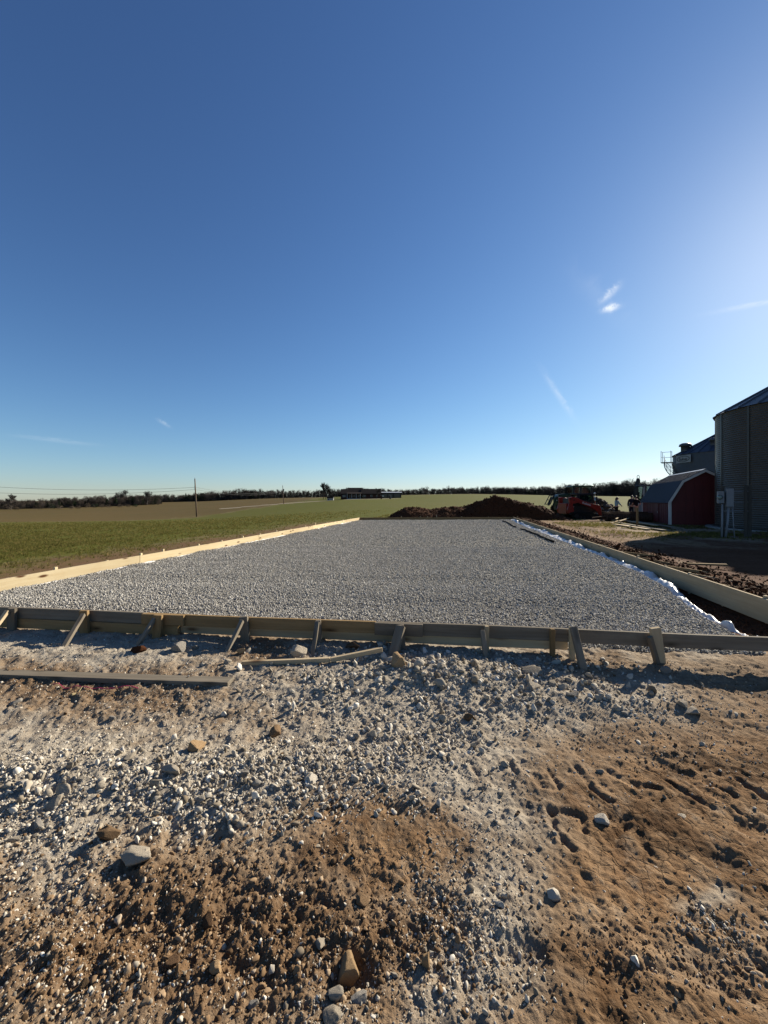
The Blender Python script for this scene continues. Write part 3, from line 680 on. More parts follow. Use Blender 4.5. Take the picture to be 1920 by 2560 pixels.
def build_pad():
    na_, nb = 150, 330
    a = np.linspace(.002, .9975, na_); b = np.linspace(.0, .9985, nb) ** 1.6
    A, B = np.meshgrid(a, b); x, y = pad_xy(A.ravel(), B.ravel()); y = y + .02 * (B.ravel() < .001); z = pad_h(x, y)
    i = np.arange(nb - 1)[:, None] * na_; j = np.arange(na_ - 1)[None, :]
    q = np.stack([i + j, i + j + 1, i + na_ + j + 1, i + na_ + j], -1).reshape(-1, 4)
    tag(link('gravel_bed', np_mesh('gravel_bed', np.stack([x, y, z], -1), q, None, True), MT['gravel_bed']), kind='structure')
    def pts(n, y0, y1, s0, s1):
        x = rng.uniform(-6, 9, n * 3); y = rng.uniform(y0, y1, n * 3)
        k = (pad_in(x, y) > .03) & (edge_d(x, y, FR, BR) > pad_gap(y) - .16) & (np.abs(x) < 1.12 * y + .6); x, y = x[k][:n], y[k][:n]
        s = rng.lognormal(math.log((s0 + s1) / 2), .25, len(x)).clip(s0 * .7, s1 * 1.4) / 2
        return x, y, s
    xs, ys, ss = [], [], []
    for n, y0, y1, s0, s1 in ((62000, 3.1, 6.2, .017, .034), (72000, 6.2, 11, .018, .036), (60000, 11, 26.4, .026, .046)):
        x, y, s = pts(n, y0, y1, s0, s1); xs.append(x); ys.append(y); ss.append(s)
    x, y, s = map(np.concatenate, (xs, ys, ss)); z = pad_h(x, y) + s * rng.uniform(-.2, .55, len(x))
    scatter('pad_gravel', np.stack([x, y, z], -1), rrot(len(x)), rscl(s), C_GREY, 8, 'grey crushed stone gravel spread inside the wooden forms', 'gravel')
build_pad()

# ------------------------------------------------------------------ foreground loose gravel, grit, clods
def fore_pts(n, y0=1.0, y1=4.6, xl=1.7):
    n = int(n * 1.4)
    u = rng.uniform(0, 1, n); y = y0 * (y1 / y0) ** u          # denser towards the camera
    x = rng.uniform(-xl, xl, n) * (y + .15)
    ok = (edge_d(x, y, FL, FR) < -.02)
    return x[ok], y[ok]
BIG = [(560, 1965, 380, 75, .8), (330, 2000, 320, 60, .5), (1100, 1735, 290, 95, 1.1), (1150, 1700, 260, 45, .8), (800, 1930, 190, 60, .6), (60, 2000, 140, 90, .35), (1050, 1870, 150, 50, .9), (1560, 1770, 190, 25, .7)]
GRAV = [(-350, 1950, 420, 260, .55), (2250, 1850, 300, 160, .25), (2200, 2300, 250, 300, .2), (300, 1640, 480, 42, 1.2), (720, 1750, 520, 70, .9), (560, 1960, 480, 110, 1.0), (1120, 1760, 340, 120, 1.1), (130, 2120, 190, 230, .6), (1180, 2330, 110, 300, .6), (1560, 1770, 260, 50, .8), (1764, 2280, 52, 30, 1.6), (880, 2500, 240, 100, .4), (300, 2500, 330, 110, .25), (1500, 1640, 330, 26, .6), (1620, 1860, 300, 40, .3)]
def fore_stones():
    # fine and mid gravel
    def pick(n, lst, floor, seedo=0):
        x, y = fore_pts(n); px, py = px_of(x, y)
        k = np.clip((py - HY) / 500, .2, 2); px2 = px + 70 * k * fbm(x, y, 3, 3, 301 + seedo); py2 = py + 45 * k * fbm(x, y, 3, 3, 305 + seedo)
        w = blobs(px2, py2, lst) * (.55 + .9 * (fbm(x, y, 4, 3, 309 + seedo) + .5)) + floor * 2 * smooth(-.1, .7, fbm(x, y, 3.3, 4, 313 + seedo))
        sel = rng.uniform(0, 1, len(x)) < w; return x[sel], y[sel]
    x, y = pick(135000, GRAV, .03); s = rng.lognormal(math.log(.0047), .5, len(x)).clip(.002, .017)
    z = ground_h(x, y) + s * rng.uniform(-.45, .3, len(x))
    scatter('loose_gravel', np.stack([x, y, z], -1), rrot(len(x)), rscl(s), C_PALE, 10, 'pale loose gravel scattered over the bare ground in front', 'gravel')
    x, y = pick(95000, BIG, .004, 20); s = rng.lognormal(math.log(.0105), .48, len(x)).clip(.005, .034) * (1 + .75 * smooth(2.3, 3.1, y))
    k_ = rng.uniform(0, 1, len(x)) < np.where(y > 2.4, .5, 1.0); x, y, s = x[k_], y[k_], s[k_]
    z = ground_h(x, y) + s * rng.uniform(-.3, .4, len(x))
    scatter('coarse_gravel', np.stack([x, y, z], -1), rrot(len(x)), rscl(s), C_PALE, 10, 'coarse pale broken stone in heaps before the front form', 'gravel')
    CL = [(-350, 2350, 350, 250, .7), (2250, 2250, 280, 300, .5), (430, 2360, 480, 210, 1.0), (560, 2170, 200, 80, .35), (980, 2400, 200, 120, .6), (200, 1735, 400, 40, .8), (650, 1650, 120, 38, 1), (1480, 1680, 160, 40, .6), (1750, 2400, 220, 80, .4), (1500, 2340, 160, 70, .35), (1650, 1900, 170, 40, .4), (1850, 1700, 170, 50, .6)]
    x, y = pick(105000, CL, .05, 40); s = rng.lognormal(math.log(.0038), .6, len(x)).clip(.0018, .018)
    z = ground_h(x, y) + s * rng.uniform(-.5, .3, len(x))
    scatter('soil_crumbs', np.stack([x, y, z], -1), rrot(len(x)), rscl(s), C_GRIT, 8, 'brown crumbled soil and small clods on the ground', 'soil')
    # red clods along the bank by the right form and the far edge
    n = 16000; t = rng.uniform(0, 1, n) ** 1.5; yy = 3.2 + 23 * t; u = np.abs(rng.normal(0, .75, n)) + .06
    x = FR[0] + (BR[0] - FR[0]) / (BR[1] - FR[1]) * (yy - FR[1]) + u * 1.02; y = yy - u * .2
    s = rng.lognormal(math.log(.017), .55, n).clip(.006, .085); z = ground_h(x, y) + s * rng.uniform(-.1, .5, n)
    t2 = rng.uniform(0, 1, 1500); yt = 3.2 + 5 * t2; xt = FR[0] + .2 * (yt - FR[1]) - rng.uniform(.04, .5, 1500) * smooth(7.5, 3.2, yt) - .03; st = rng.lognormal(math.log(.012), .4, 1500)
    x = np.append(x, xt); y = np.append(y, yt); s = np.append(s, st); z = np.append(z, np.maximum(ground_h(xt, yt), pad_h(xt, yt) - .02))
    scatter('bank_clods', np.stack([x, y, z], -1), rrot(len(x)), rscl(s), C_RED, 8, 'dark red soil clods heaped along the right hand form', 'soil')
fore_stones()

# ------------------------------------------------------------------ lumber
def frame(A, B, up=(0, 0, 1)):
    A, B = Vector(A), Vector(B); x = (B - A).normalized(); upv = Vector(up)
    y = upv.cross(x); y = y.normalized() if y.length > 1e-5 else Vector((0, 1, 0)); z = x.cross(y)
    return Matrix(((x.x, y.x, z.x, A.x), (x.y, y.y, z.y, A.y), (x.z, y.z, z.z, A.z), (0, 0, 0, 1)))
def board(name, A, B, th, h, m, parent=None, up=(0, 0, 1), bow=0.0, bev=.003, y0=None):
    """a sawn board from A to B; th across (local y), h along local z, both centred on the axis"""
    L = (Vector(B) - Vector(A)).length; n = max(1, min(14, int(L / .35))); mb = MB()
    vs_, fs = [], []
    for i in range(n + 1):
        t = i / n; x = L * t; o = bow * math.sin(math.pi * t) + .0015 * math.sin(7 * t + L * 9)
        vs_ += [(x, -th / 2 + o, -h / 2 + o * .4), (x, th / 2 + o, -h / 2 + o * .4), (x, th / 2 + o, h / 2 + o * .4), (x, -th / 2 + o, h / 2 + o * .4)]
    for i in range(n):
        for k in range(4): fs.append((i * 4 + k, i * 4 + (k + 1) % 4, i * 4 + 4 + (k + 1) % 4, i * 4 + 4 + k))
    fs += [(0, 1, 2, 3), (n * 4 + 3, n * 4 + 2, n * 4 + 1, n * 4)]
    mb.add(vs_, fs)
    return mb.build(name, MT[m], parent, bev, mw=frame(A, B, up))
def on_front(px, off=0.0):        # plan point on the front form line under photo column px, off metres towards the camera
    t = (px - 960) / F; d = (3.7 - off) / (1 + .12 * t); return t * d, d
FN = Vector((-.12, -1, 0)).normalized()     # towards the camera from the front form
def front_form():
    root = empty('front_form', (0, 3.6, 0), 0, 'weathered board form across the front of the gravel, propped by short braces', 'formwork')
    inv = Matrix.Translation((0, -3.6, 0))
    def B(name, *a, **k):
        o = board(name, *a, parent=root, **k); o.matrix_basis = inv @ o.matrix_basis; return o
    def run(p0, p1, zt, zb, off, m, bow=0.0, name='board', th=.036, dz0=0, dz1=0):
        (x0, y0), (x1, y1) = on_front(p0, off), on_front(p1, off)
        B(name, (x0, y0, (zt + zb) / 2 + dz0), (x1, y1, (zt + zb) / 2 + dz1), th, zt - zb, m, bow=bow)
    T = TOPZ
    run(-260, 362, T, T - .112, 0, 'wood_grey', .004); run(366, 940, T - .002, T - .112, 0, 'wood_tan', -.006)
    run(944, 1427, T - .001, T - .117, 0, 'wood_grey', .005); run(1431, 2150, T - .003, T - .122, 0, 'wood_grey', -.005, dz1=-.004)
    run(-240, 447, T - .114, T - .215, .012, 'wood_tan', .004)
    run(440, 988, T - .110, T - .205, -.038, 'wood_pale', .003); run(991, 1418, T - .108, T - .203, -.036, 'wood_pale', -.003)
    run(356, 461, T + .001, T - .104, .038, 'wood_tan', name='splice_board'); run(937, 1057, T + .001, T - .112, .038, 'wood_grey', name='splice_board')
    # stakes: column, width, depth, height above form, material, lean
    for px, wd, dp, up, m, lean in ((30, .085, .036, .010, 'wood_grey', .0), (211, .085, .036, .016, 'wood_tan', .004), (394, .085, .036, .012, 'wood_tan', -.006), (611, .085, .036, .014, 'wood_grey', .01),
                                    (797, .05, .036, .006, 'wood_grey', .006), (1004, .06, .036, .004, 'wood_grey', .01), (1217, .036, .036, .012, 'wood_pale', .0), (1381, .042, .036, .010, 'wood_tan', .0), (1430, .045, .036, .030, 'wood_new', .0), (1643, .085, .04, .055, 'wood_pale', .02)):
        off = .040 if not (356 < px < 461 or 937 < px < 1057) else .078
        x, y = on_front(px, off + dp / 2 - .002 if px not in (30, 211, 394) else off + dp / 2 + .006)
        g = gz(x, y) - .10
        B('stake', (x + lean * 2, y, g), (x - lean, y, T + up), dp, wd, m, up=(1, 0, 0))
    for (pt, zt, pb, pyb, wd, m) in ((18, T - .01, -40, 1600, .036, 'wood_pale'), (208, T - .012, 154, 1619, .038, 'wood_grey'), (388, T - .014, 341, 1612, .038, 'wood_grey'), (605, T - .012, 563, 1632, .036, 'wood_grey'),
                                  (793, T + .004, 781, 1636, .040, 'wood_grey'), (1002, T - .005, 980, 1640, .085, 'wood_grey'), (1206, T - .012, 1216, 1646, .038, 'wood_grey'), (1433, T + .048, 1460, 1672, .058, 'wood_grey'), (1624, T - .012, 1645, 1658, .04, 'wood_grey')):
        xt, yt = on_front(pt, .10); zg = .06
        xb, yb = toP(pb, pyb, zg)
        for _ in range(4): zg = gz(xb, yb); xb, yb = toP(pb, pyb, zg)
        B('brace', (xb, yb, zg - .03), (xt, yt, zt), wd, .036 if wd < .06 else .04, m, up=(0, 0, 1))
front_form()
def side_form(name, A, B, label, mats, side, stake_t, kick, jo, sm, lean=.0):
    """2x12 boards end to end from A to B on edge; side = +1 if outside is to the left of A->B"""
    A, B = Vector((A[0], A[1], 0)), Vector((B[0], B[1], 0)); d = (B - A); L = d.length; u = d / L; nrm = Vector((-u.y, u.x, 0)) * side
    root = empty(name, (A + B) / 2, 0, label, 'formwork'); inv = Matrix.Translation(-(A + B) / 2)
    def put(*a, **k):
        o = board(*a, parent=root, **k); o.matrix_basis = inv @ o.matrix_basis
    cuts = [0.0] + jo + [L]
    for i in range(len(cuts) - 1):
        a, b = A + u * (cuts[i] + .003), A + u * (cuts[i + 1] - .003); dz = random.uniform(-.004, .004); o = nrm * (.019 + random.uniform(0, .006))
        put('board', a + o + Vector((0, 0, TOPZ - .14 + dz)), b + o + Vector((0, 0, TOPZ - .14 - dz)), .038, .28, random.choice(mats), bow=random.uniform(-.012, .012))
    for t, up in stake_t:
        p = A + u * t + nrm * .060; ex = random.uniform(-.012, .012)
        put('stake', p + Vector((0, 0, -.15)), p + Vector((ex, ex, TOPZ + up)), .036, .05, sm, up=tuple(u))
        if kick:
            q = A + u * (t + .035) + nrm * (.75 + random.uniform(-.1, .15)); zz = max(gz(q.x, q.y), 0) - .02
            put('brace', p + u * .04 + Vector((0, 0, TOPZ - .02 + min(up, 0))), q + Vector((0, 0, zz)), .036, .05, 'wood_tan' if random.random() < .6 else sm)
Lside = math.hypot(BL[0] - FL[0], BL[1] - FL[1])
def along_left(px): t = (px - 960) / F; y = -6.74 / (t - .2); return (y - FL[1]) * 1.02
def along_right(px): t = (px - 960) / F; y = 3.58 / (t - .2); return (y - FR[1]) * 1.02
side_form('left_form', FL, BL, 'bright new pine board form along the left edge of the gravel', ['wood_new'], 1,
          [(along_left(p), u) for p, u in ((30, .0), (147, .045), (275, .012), (357, .042), (412, .05), (503, .03), (560, .02), (612, .05), (655, .03), (695, .06), (730, .03), (767, .05), (792, .10), (820, .05), (842, .03), (860, .05), (878, .05))], False, [3.75, 8.6, 13.4, 18.2], 'wood_new')
side_form('right_form', FR, BR, 'tall pale board form with knots along the right edge of the gravel', ['wood_pale'], -1,
          [(.6, .02), (along_right(1900), .03), (along_right(1795), -.01), (along_right(1714), .018), (along_right(1655), .012), (along_right(1587), .035), (along_right(1548), .01), (along_right(1490), .0), (along_right(1440), .012), (12.0, .0), (14.5, .01), (17.2, .0), (19.8, .0), (22.0, .12)], True, [4.88, 9.76, 14.6, 19.5], 'wood_pale')
side_form('far_form', BL, BR, 'low board form closing the far end of the gravel pad', ['wood_tan', 'wood_grey'], 1,
          [((p - 899) / (1288 - 899) * 10.3, u) for p, u in ((955, .02), (1005, .08), (1053, .07), (1072, .06), (1095, .16), (1160, .05), (1230, .03))], False, [4.9], 'wood_pale')

# loose lumber on the ground
pl_z = .075
tag(board('loose_plank', (-3.75, 3.20, pl_z), (-1.19, 2.985, pl_z + .012), .098, .038, 'wood_grey', bow=-.006), 'long weathered plank lying on the stones in front of the form at left', 'plank')
bb = empty('broken_stake', (-.8, 3.28, .10), 0, 'broken pale board, snapped and bent, lying before the braces', 'board')
for a, b, nm in (((-1.205, 3.262, .115), (-.46, 3.285, .135), 'long_piece'), ((-.455, 3.288, .135), (-.015, 3.375, .19), 'short_piece')):
    o = board(nm, a, b, .036, .036, 'wood_pale', bb); o.matrix_basis = Matrix.Translation((.8, -3.28, -.10)) @ o.matrix_basis
for (a, b, r_, lb) in (((1130, 1706), (1196, 1690), .006, 'thin wooden sliver lying across the pale stones'), ((180, 1728), (206, 1714), .008, 'small split stick in the shadow of the long plank')):
    (xa, ya), (xb, yb) = toP(*a, .09), toP(*b, .10)
    tag(MB().tube([(xa, ya, gz(xa, ya) + .02), ((xa + xb) / 2 + .004, (ya + yb) / 2, .12 if a[0] > 900 else .06), (xb, yb, gz(xb, yb) + .035)], [r_, r_ * .9, r_ * .4], 5).build('stick', MT['straw']), lb, 'stick')
def string_line():
    pts = []
    for i, p in enumerate(np.linspace(132, 345, 16)):
        x, y = toP(p, 1722 + 12 * i / 15 - (5 if i in (13, 14) else 0), .05); pts.append((x, y, gz(x, y) + .022 + .01 * math.sin(i * 1.7)))
    tag(MB().tube(pts, .0028, 5).build('string_line', MT['string_pink'], smooth=True), 'thin pink mason string lying under the long plank', 'string')
string_line()
x, y = toP(1760, 1415, .05)
tag(board('short_board', (x - .42, y + .22, .07), (x + .42, y - .10, .09), .09, .038, 'wood_tan'), 'short board lying in the dark soil beyond the right form', 'board')

# ------------------------------------------------------------------ plastic sheet edge and black hose
def plastic_strip(name, path, wid, seed, label, lift=.05, amp=.05):
    n = len(path); m = 9; vs_ = []; P = np.array(path)
    d = np.gradient(P[:, :2], axis=0); d /= np.linalg.norm(d, axis=1)[:, None]; nx = np.stack([d[:, 1], -d[:, 0]], -1)
    s_ = np.concatenate([[0], np.cumsum(np.linalg.norm(np.diff(P[:, :2], axis=0), axis=1))])
    for i in range(n):
        wv = wid[i] * (.75 + .6 * (float(fbm(np.array([s_[i]]), np.array([1.5]), 1.7, 3, seed)[0]) + .3))
        for j in range(m):
            t = j / (m - 1); a = (t - .5) * wv
            fold = float(vn(np.array([s_[i] * 9]), np.array([t * 3.0]), seed + 1)[0]) + .6 * float(vn(np.array([s_[i] * 23]), np.array([t * 5.0 + 7]), seed + 2)[0])
            lump = max(0., float(fbm(np.array([s_[i]]), np.array([9.]), 2.6, 3, seed + 4)[0])) ** 1.3
            z = P[i, 2] + lift * math.sin(math.pi * t) * (.35 + 2.6 * lump) + amp * fold * math.sin(math.pi * min(1, t + .1)) * (.6 + 1.6 * lump)
            vs_.append((P[i, 0] + nx[i, 0] * a, P[i, 1] + nx[i, 1] * a, z))
    q = [(i * m + j, i * m + j + 1, (i + 1) * m + j + 1, (i + 1) * m + j) for i in range(n - 1) for j in range(m - 1)]
    o = link(name, np_mesh(name, vs_, q, None, True), MT['plastic_white'])
    md = o.modifiers.new('thickness', 'SOLIDIFY'); md.thickness = .003
    return tag(o, label, 'plastic sheet')
ys = np.concatenate([np.linspace(3.85, 10, 150), np.linspace(10.05, 25.6, 190)])
xr = FR[0] + (BR[0] - FR[0]) / (BR[1] - FR[1]) * (ys - FR[1]) - (pad_gap(ys) + .01) * 1.02
plastic_strip('plastic_sheet', np.stack([xr, ys, pad_h(xr - .10, ys) - .02 + .03 * smooth(5.2, 6.5, ys) + .03 * smooth(9, 12, ys)], -1), .09 + .13 * smooth(5.4, 6.6, ys) + .08 * smooth(11, 14, ys), 401, 'crumpled white plastic sheet edge between gravel and right form', .07, .085)
xb_ = np.linspace(BL[0] + .2, BR[0] - .3, 260); yb_ = BL[1] + (BR[1] - BL[1]) / (BR[0] - BL[0]) * (xb_ - BL[0]) - .16
plastic_strip('plastic_sheet', np.stack([xb_, yb_, np.full(260, .06)], -1), np.full(260, .16) * (.25 + 1.1 * np.clip(fbm(xb_, xb_ * 0, 1.3, 2, 433) + .3, 0, 1)), 421, 'white plastic sheet edge peeking out along the far form', .03, .06)
yl_ = np.linspace(5.0, 24.5, 240); xl_ = FL[0] + (BL[0] - FL[0]) / (BL[1] - FL[1]) * (yl_ - FL[1]) + .075
plastic_strip('plastic_sheet', np.stack([xl_, yl_, np.full(240, .160)], -1), np.full(240, .08) * np.clip(.3 + 1.5 * fbm(yl_, yl_ * 0, .9, 2, 443), .1, 1.3), 441, 'thin white plastic sheet edge along the left form', .02, .02)
for (a, b, lb) in (((1257, 1303), (1292, 1318), 'short black hose lying near the far corner of the gravel'), ((1302, 1324), (1388, 1356), 'longer black hose lying along the right side of the gravel')):
    (xa, ya), (xb, yb) = toP(*a, .18), toP(*b, .18); pts = []
    for k in range(14):
        t = k / 13; x, y = xa + (xb - xa) * t + .05 * math.sin(t * 5), ya + (yb - ya) * t; pts.append((x, y, float(pad_h(np.array([x]), np.array([y]))[0]) + .035))
    tag(MB().tube(pts, .034, 8).build('hose', MT['rubber'], smooth=True), lb, 'hose')

# ------------------------------------------------------------------ single rocks
RM = {'p': 'rock_pale', 'w': 'rock_white', 'g': 'rock_grey', 't': 'rock_tan', 'b': 'rock_brown', 'r': 'clod_red', 'c': 'clod'}
RW = {'p': 'pale', 'w': 'white', 'g': 'grey', 't': 'tan', 'b': 'brown', 'r': 'red-brown', 'c': 'dark brown'}
ROCKS = [  # column, row, width in photo pixels, kind, flatness, label (None = one of its zone)
 (486, 1876, 60, 't', .75, 'tan angular rock standing alone above the pale gravel band'), (689, 1836, 40, 'b', .9, 'brown blocky rock at the edge of the pale gravel'),
 (428, 1932, 74, 'p', .5, 'long flat pale rock, largest in the gravel band'), (396, 1960, 38, 'p', .8, 'pale rock just below the long flat one'), (156, 1986, 58, 'p', .7, 'large pale wedge rock near the left edge'),
 (132, 2017, 40, 'p', .65, 'rounded pale rock under the large pale wedge rock'), (278, 2094, 64, 'b', .8, 'brown-grey block of rock with flat faces, left foreground'), (341, 2150, 88, 'p', .45, 'long pale rock half buried in dark soil'),
 (446, 2010, 40, 'g', .35, 'flat grey stone slab lying in the gravel'), (176, 1916, 32, 'p', .7, 'narrow pale rock beside the brown ground at left'), (686, 1973, 38, 'g', .45, 'dull grey flat stone at the gravel edge'),
 (778, 1952, 38, 'w', .8, 'white angular stone near the clay patch'), (98, 2066, 38, 'g', .7, 'greyish rock near the left edge above two stones'), (38, 2100, 38, 'p', .7, 'pale rock closest to the left picture edge, above the brown soil'),
 (174, 2156, 24, 'w', .9, 'small bright white stone with a long shadow'), (934, 1840, 30, 'w', .9, 'white stone standing up in the dark gravel'), (327, 1890, 38, 'p', .35, 'flat pale stone sunk in brown soil'),
 (743, 1634, 50, 'p', .75, 'jagged pale rock in the shade of the form'), (996, 1664, 48, 't', .9, 'tan split block of rock leaning below the wide brace'), (962, 1672, 34, 'g', .7, 'grey rock against the tan split block'),
 (884, 1618, 42, 'b', .6, 'brown rock in the shade under the form'), (600, 1632, 24, 't', 1.0, 'small tan rock at the foot of a brace'), (445, 1626, 40, 'g', .8, 'grey angular rock in the shade between two braces'),
 (348, 1630, 44, 'r', .75, 'lump of red soil at the foot of a brace'), (567, 1658, 22, 'p', .8, 'pale cube-like stone left of the broken board'), (1134, 1648, 34, 'p', .8, 'pale rock on top of the stone heap'),
 (1322, 1680, 56, 'p', .45, 'flat pale rock right of the stone heap'), (1331, 1717, 40, 'p', .45, 'flat pale rock below another flat one'), (1438, 1740, 42, 'p', .6, 'pale rock at the lower end of the stones'),
 (1498, 1747, 36, 'p', .6, 'pale rock at the edge of the trampled soil'), (1730, 1780, 46, 'p', .55, 'pale rock at right on the low gravel ridge'), (1707, 1762, 26, 'p', .8, 'smaller pale rock behind the right ridge rock'),
 (1507, 2052, 40, 'w', .7, 'white pointed stone lying on the clay'), (1174, 1798, 34, 'b', .7, 'brown stone in the grey gravel'), (518, 2306, 36, 'c', .95, 'round brown clod standing in the dark soil'),
 (538, 2424, 36, 't', .8, 'tan stone on the dark soil, casting a shadow'), (868, 2444, 70, 't', .95, 'big tan-orange rock sitting in a hole'), (799, 2364, 58, 'p', .35, 'flat pale patchy rock above the big orange rock'),
 (680, 2428, 24, 'w', .9, 'small white stone on dark soil'), (634, 2512, 28, 'g', .9, 'grey egg-shaped stone near the bottom edge'), (839, 2490, 44, 'p', .8, 'pale rock touching the big orange rock'),
 (897, 2496, 44, 'g', .4, 'grey flat shard below the big orange rock'), (833, 2542, 52, 'p', .6, 'pale rock at the bottom edge of the picture'), (211, 2466, 36, 'b', .9, 'brown rock low at left in the soil'),
 (903, 2252, 36, 'b', .6, 'brown flat stone above the pit'), (434, 2408, 42, 'c', .8, 'large brown clod left of the tan stone'), (1249, 2266, 36, 'w', .6, 'white elongated stone on grey dust'),
 (1380, 2238, 42, 'w', .7, 'white jagged stone, larger of two on the clay'), (1350, 2262, 16, 'w', .8, 'small white stone beside the jagged white one'), (1067, 2410, 40, 't', 1.0, 'tan upright stone beneath two small white stones'),
 (986, 2440, 24, 'p', .9, 'round pale stone on a clod'), (1064, 2378, 18, 'p', .9, 'small grey-white stone above the tan upright stone'), (1078, 2388, 17, 'w', .9, 'thin white chip beside the tan upright stone'),
 (1706, 2042, 32, 'p', .3, 'pale stone pressed flat into the clay'), (1098, 600 + 1503, 0, 'w', .8, None)]
for (x_, y_, w_) in ((90, 2089, 22), (500, 2002, 30), (865, 1881, 28), (920, 1884, 22), (488, 1622, 20), (1045, 1664, 30), (1105, 1669, 22), (1078, 1649, 22), (1189, 1660, 26), (1210, 1640, 16), (1042, 1697, 26), (1155, 1679, 24), (1105, 1686, 24), (1066, 1700, 24), (1407, 1720, 30), (1203, 1727, 22), (1171, 1741, 24), (1382, 1712, 24), (1665, 1683, 28),
                      (1539, 1772, 24), (1565, 1786, 26), (1108, 1800, 30), (1131, 1826, 22), (1145, 1814, 20), (1084, 1823, 22), (1076, 2098, 18), (1385, 2083, 20), (1252, 1985, 17), (1498, 1930, 20), (1756, 1863, 15), (1264, 1915, 24), (1241, 2463, 16), (640, 1960, 26), (560, 1990, 24), (610, 1935, 24), (540, 1945, 20), (470, 1968, 22), (250, 1970, 26), (300, 1995, 24), (60, 1960, 26), (200, 1950, 22), (350, 2030, 22), (720, 1900, 24), (800, 1850, 22), (980, 1760, 24), (1010, 1800, 22), (1230, 1780, 24), (1290, 1750, 22), (930, 1730, 22), (880, 1700, 20), (1350, 1760, 20), (1460, 1790, 20), (40, 1760, 26), (280, 1800, 18), (530, 1845, 18)):
    ROCKS.append((x_, y_, w_, random.choice('pppwg'), random.uniform(.5, .95), None))
def rocks():
    k = 0
    for (px, py, w, kind, fl, lb) in ROCKS:
        if w <= 0: continue
        x, y = toP(px, py, .0); z = 0
        for _ in range(4): z = gz(x, y); x, y = toP(px, py, z)
        r_ = w / 2 * y / F * 1.05
        if lb:
            me = rock_mesh('rock', 4, 900 + k, 13, .2, (.38, .8), 1.0, .42 if 'long' in lb else random.uniform(.6, .85), 1.0)
        else:
            me = rock_mesh('rock', 3, 900 + k, 10, .14, (.42, .8), 1.0, random.uniform(.65, .9), 1.0)
        k += 1
        o = link('rock' if kind not in 'cr' else 'soil_clod', me, MT[RM[kind]])
        o.location = (x, y, z + r_ * fl * .24); o.scale = (r_, r_, r_ * fl); o.rotation_euler = (random.uniform(-.25, .25), random.uniform(-.25, .25), random.uniform(-.5, .5))
        if lb: tag(o, lb, 'rock' if kind not in 'cr' else 'clod')
        else:
            zone = ('fist-sized pale stone in the heap before the front form', 'stones in the heap') if py < 1830 and px > 840 else (('small pale stone among the gravel band on the left', 'stones in the gravel band') if px < 840 else ('small stray stone lying on the trampled clay', 'stray stones on the clay'))
            tag(o, zone[0], 'stone', zone[1])
rocks()

# ------------------------------------------------------------------ soil pile and rubble pile
def soil_pile():
    n1, n2 = 260, 90; u = np.linspace(0, 1, n1); v = np.linspace(-1, 1, n2); U, V = np.meshgrid(u, v)
    x = .35 + U * 13.4; yc = 29.6 - .10 * (x - 6); y = yc + V * (1.9 + .5 * np.sin(U * 7))
    sil = np.interp(x, [.2, .8, 1.7, 2.6, 3.6, 4.6, 5.8, 7.0, 8.0, 8.6, 9.3, 10.2, 11.2, 12.4, 13.3, 13.8], [.0, .45, .95, .88, .72, .88, .92, 1.2, 1.58, 1.70, 1.62, 1.48, 1.25, .75, .3, 0])
    prof = np.clip(1 - np.abs(V) ** 1.9, 0, 1) ** 1.05
    h = sil * prof * (1 + .16 * fbm(x, y, 1.1, 4, 501)) + .12 * prof * fbm(x, y, 2.6, 4, 503, .6) + .035 * prof * fbm(x, y, 8, 3, 505, .6)
    z = np.where(prof * sil > .02, h, -.05) + .0 * x - .06 * (1 - prof)
    q = (np.arange(n2 - 1)[:, None] * n1 + np.arange(n1 - 1)[None, :]); q = np.stack([q, q + 1, q + n1 + 1, q + n1], -1).reshape(-1, 4)
    root = empty('soil_pile', (7, 29.6, 0), 0, 'long dark heap of red-brown soil behind the far form', 'soil pile')
    me = np_mesh('heap', np.stack([x.ravel() - 7, y.ravel() - 29.6, z.ravel()], -1), q, None, False)
    me.materials.append(MT['clod_red']); o = link('heap', me, None, root)
    n = 5000; i = rng.integers(0, x.size, n); s = rng.lognormal(math.log(.032), .5, n).clip(.012, .10)
    p = np.stack([x.ravel()[i] - 7 + rng.normal(0, .05, n), y.ravel()[i] - 29.6 + rng.normal(0, .05, n), z.ravel()[i] + s * .2], -1)
    c = scatter('clods', p, rrot(n), rscl(s), C_RED, 8, None); c.parent = root
soil_pile()
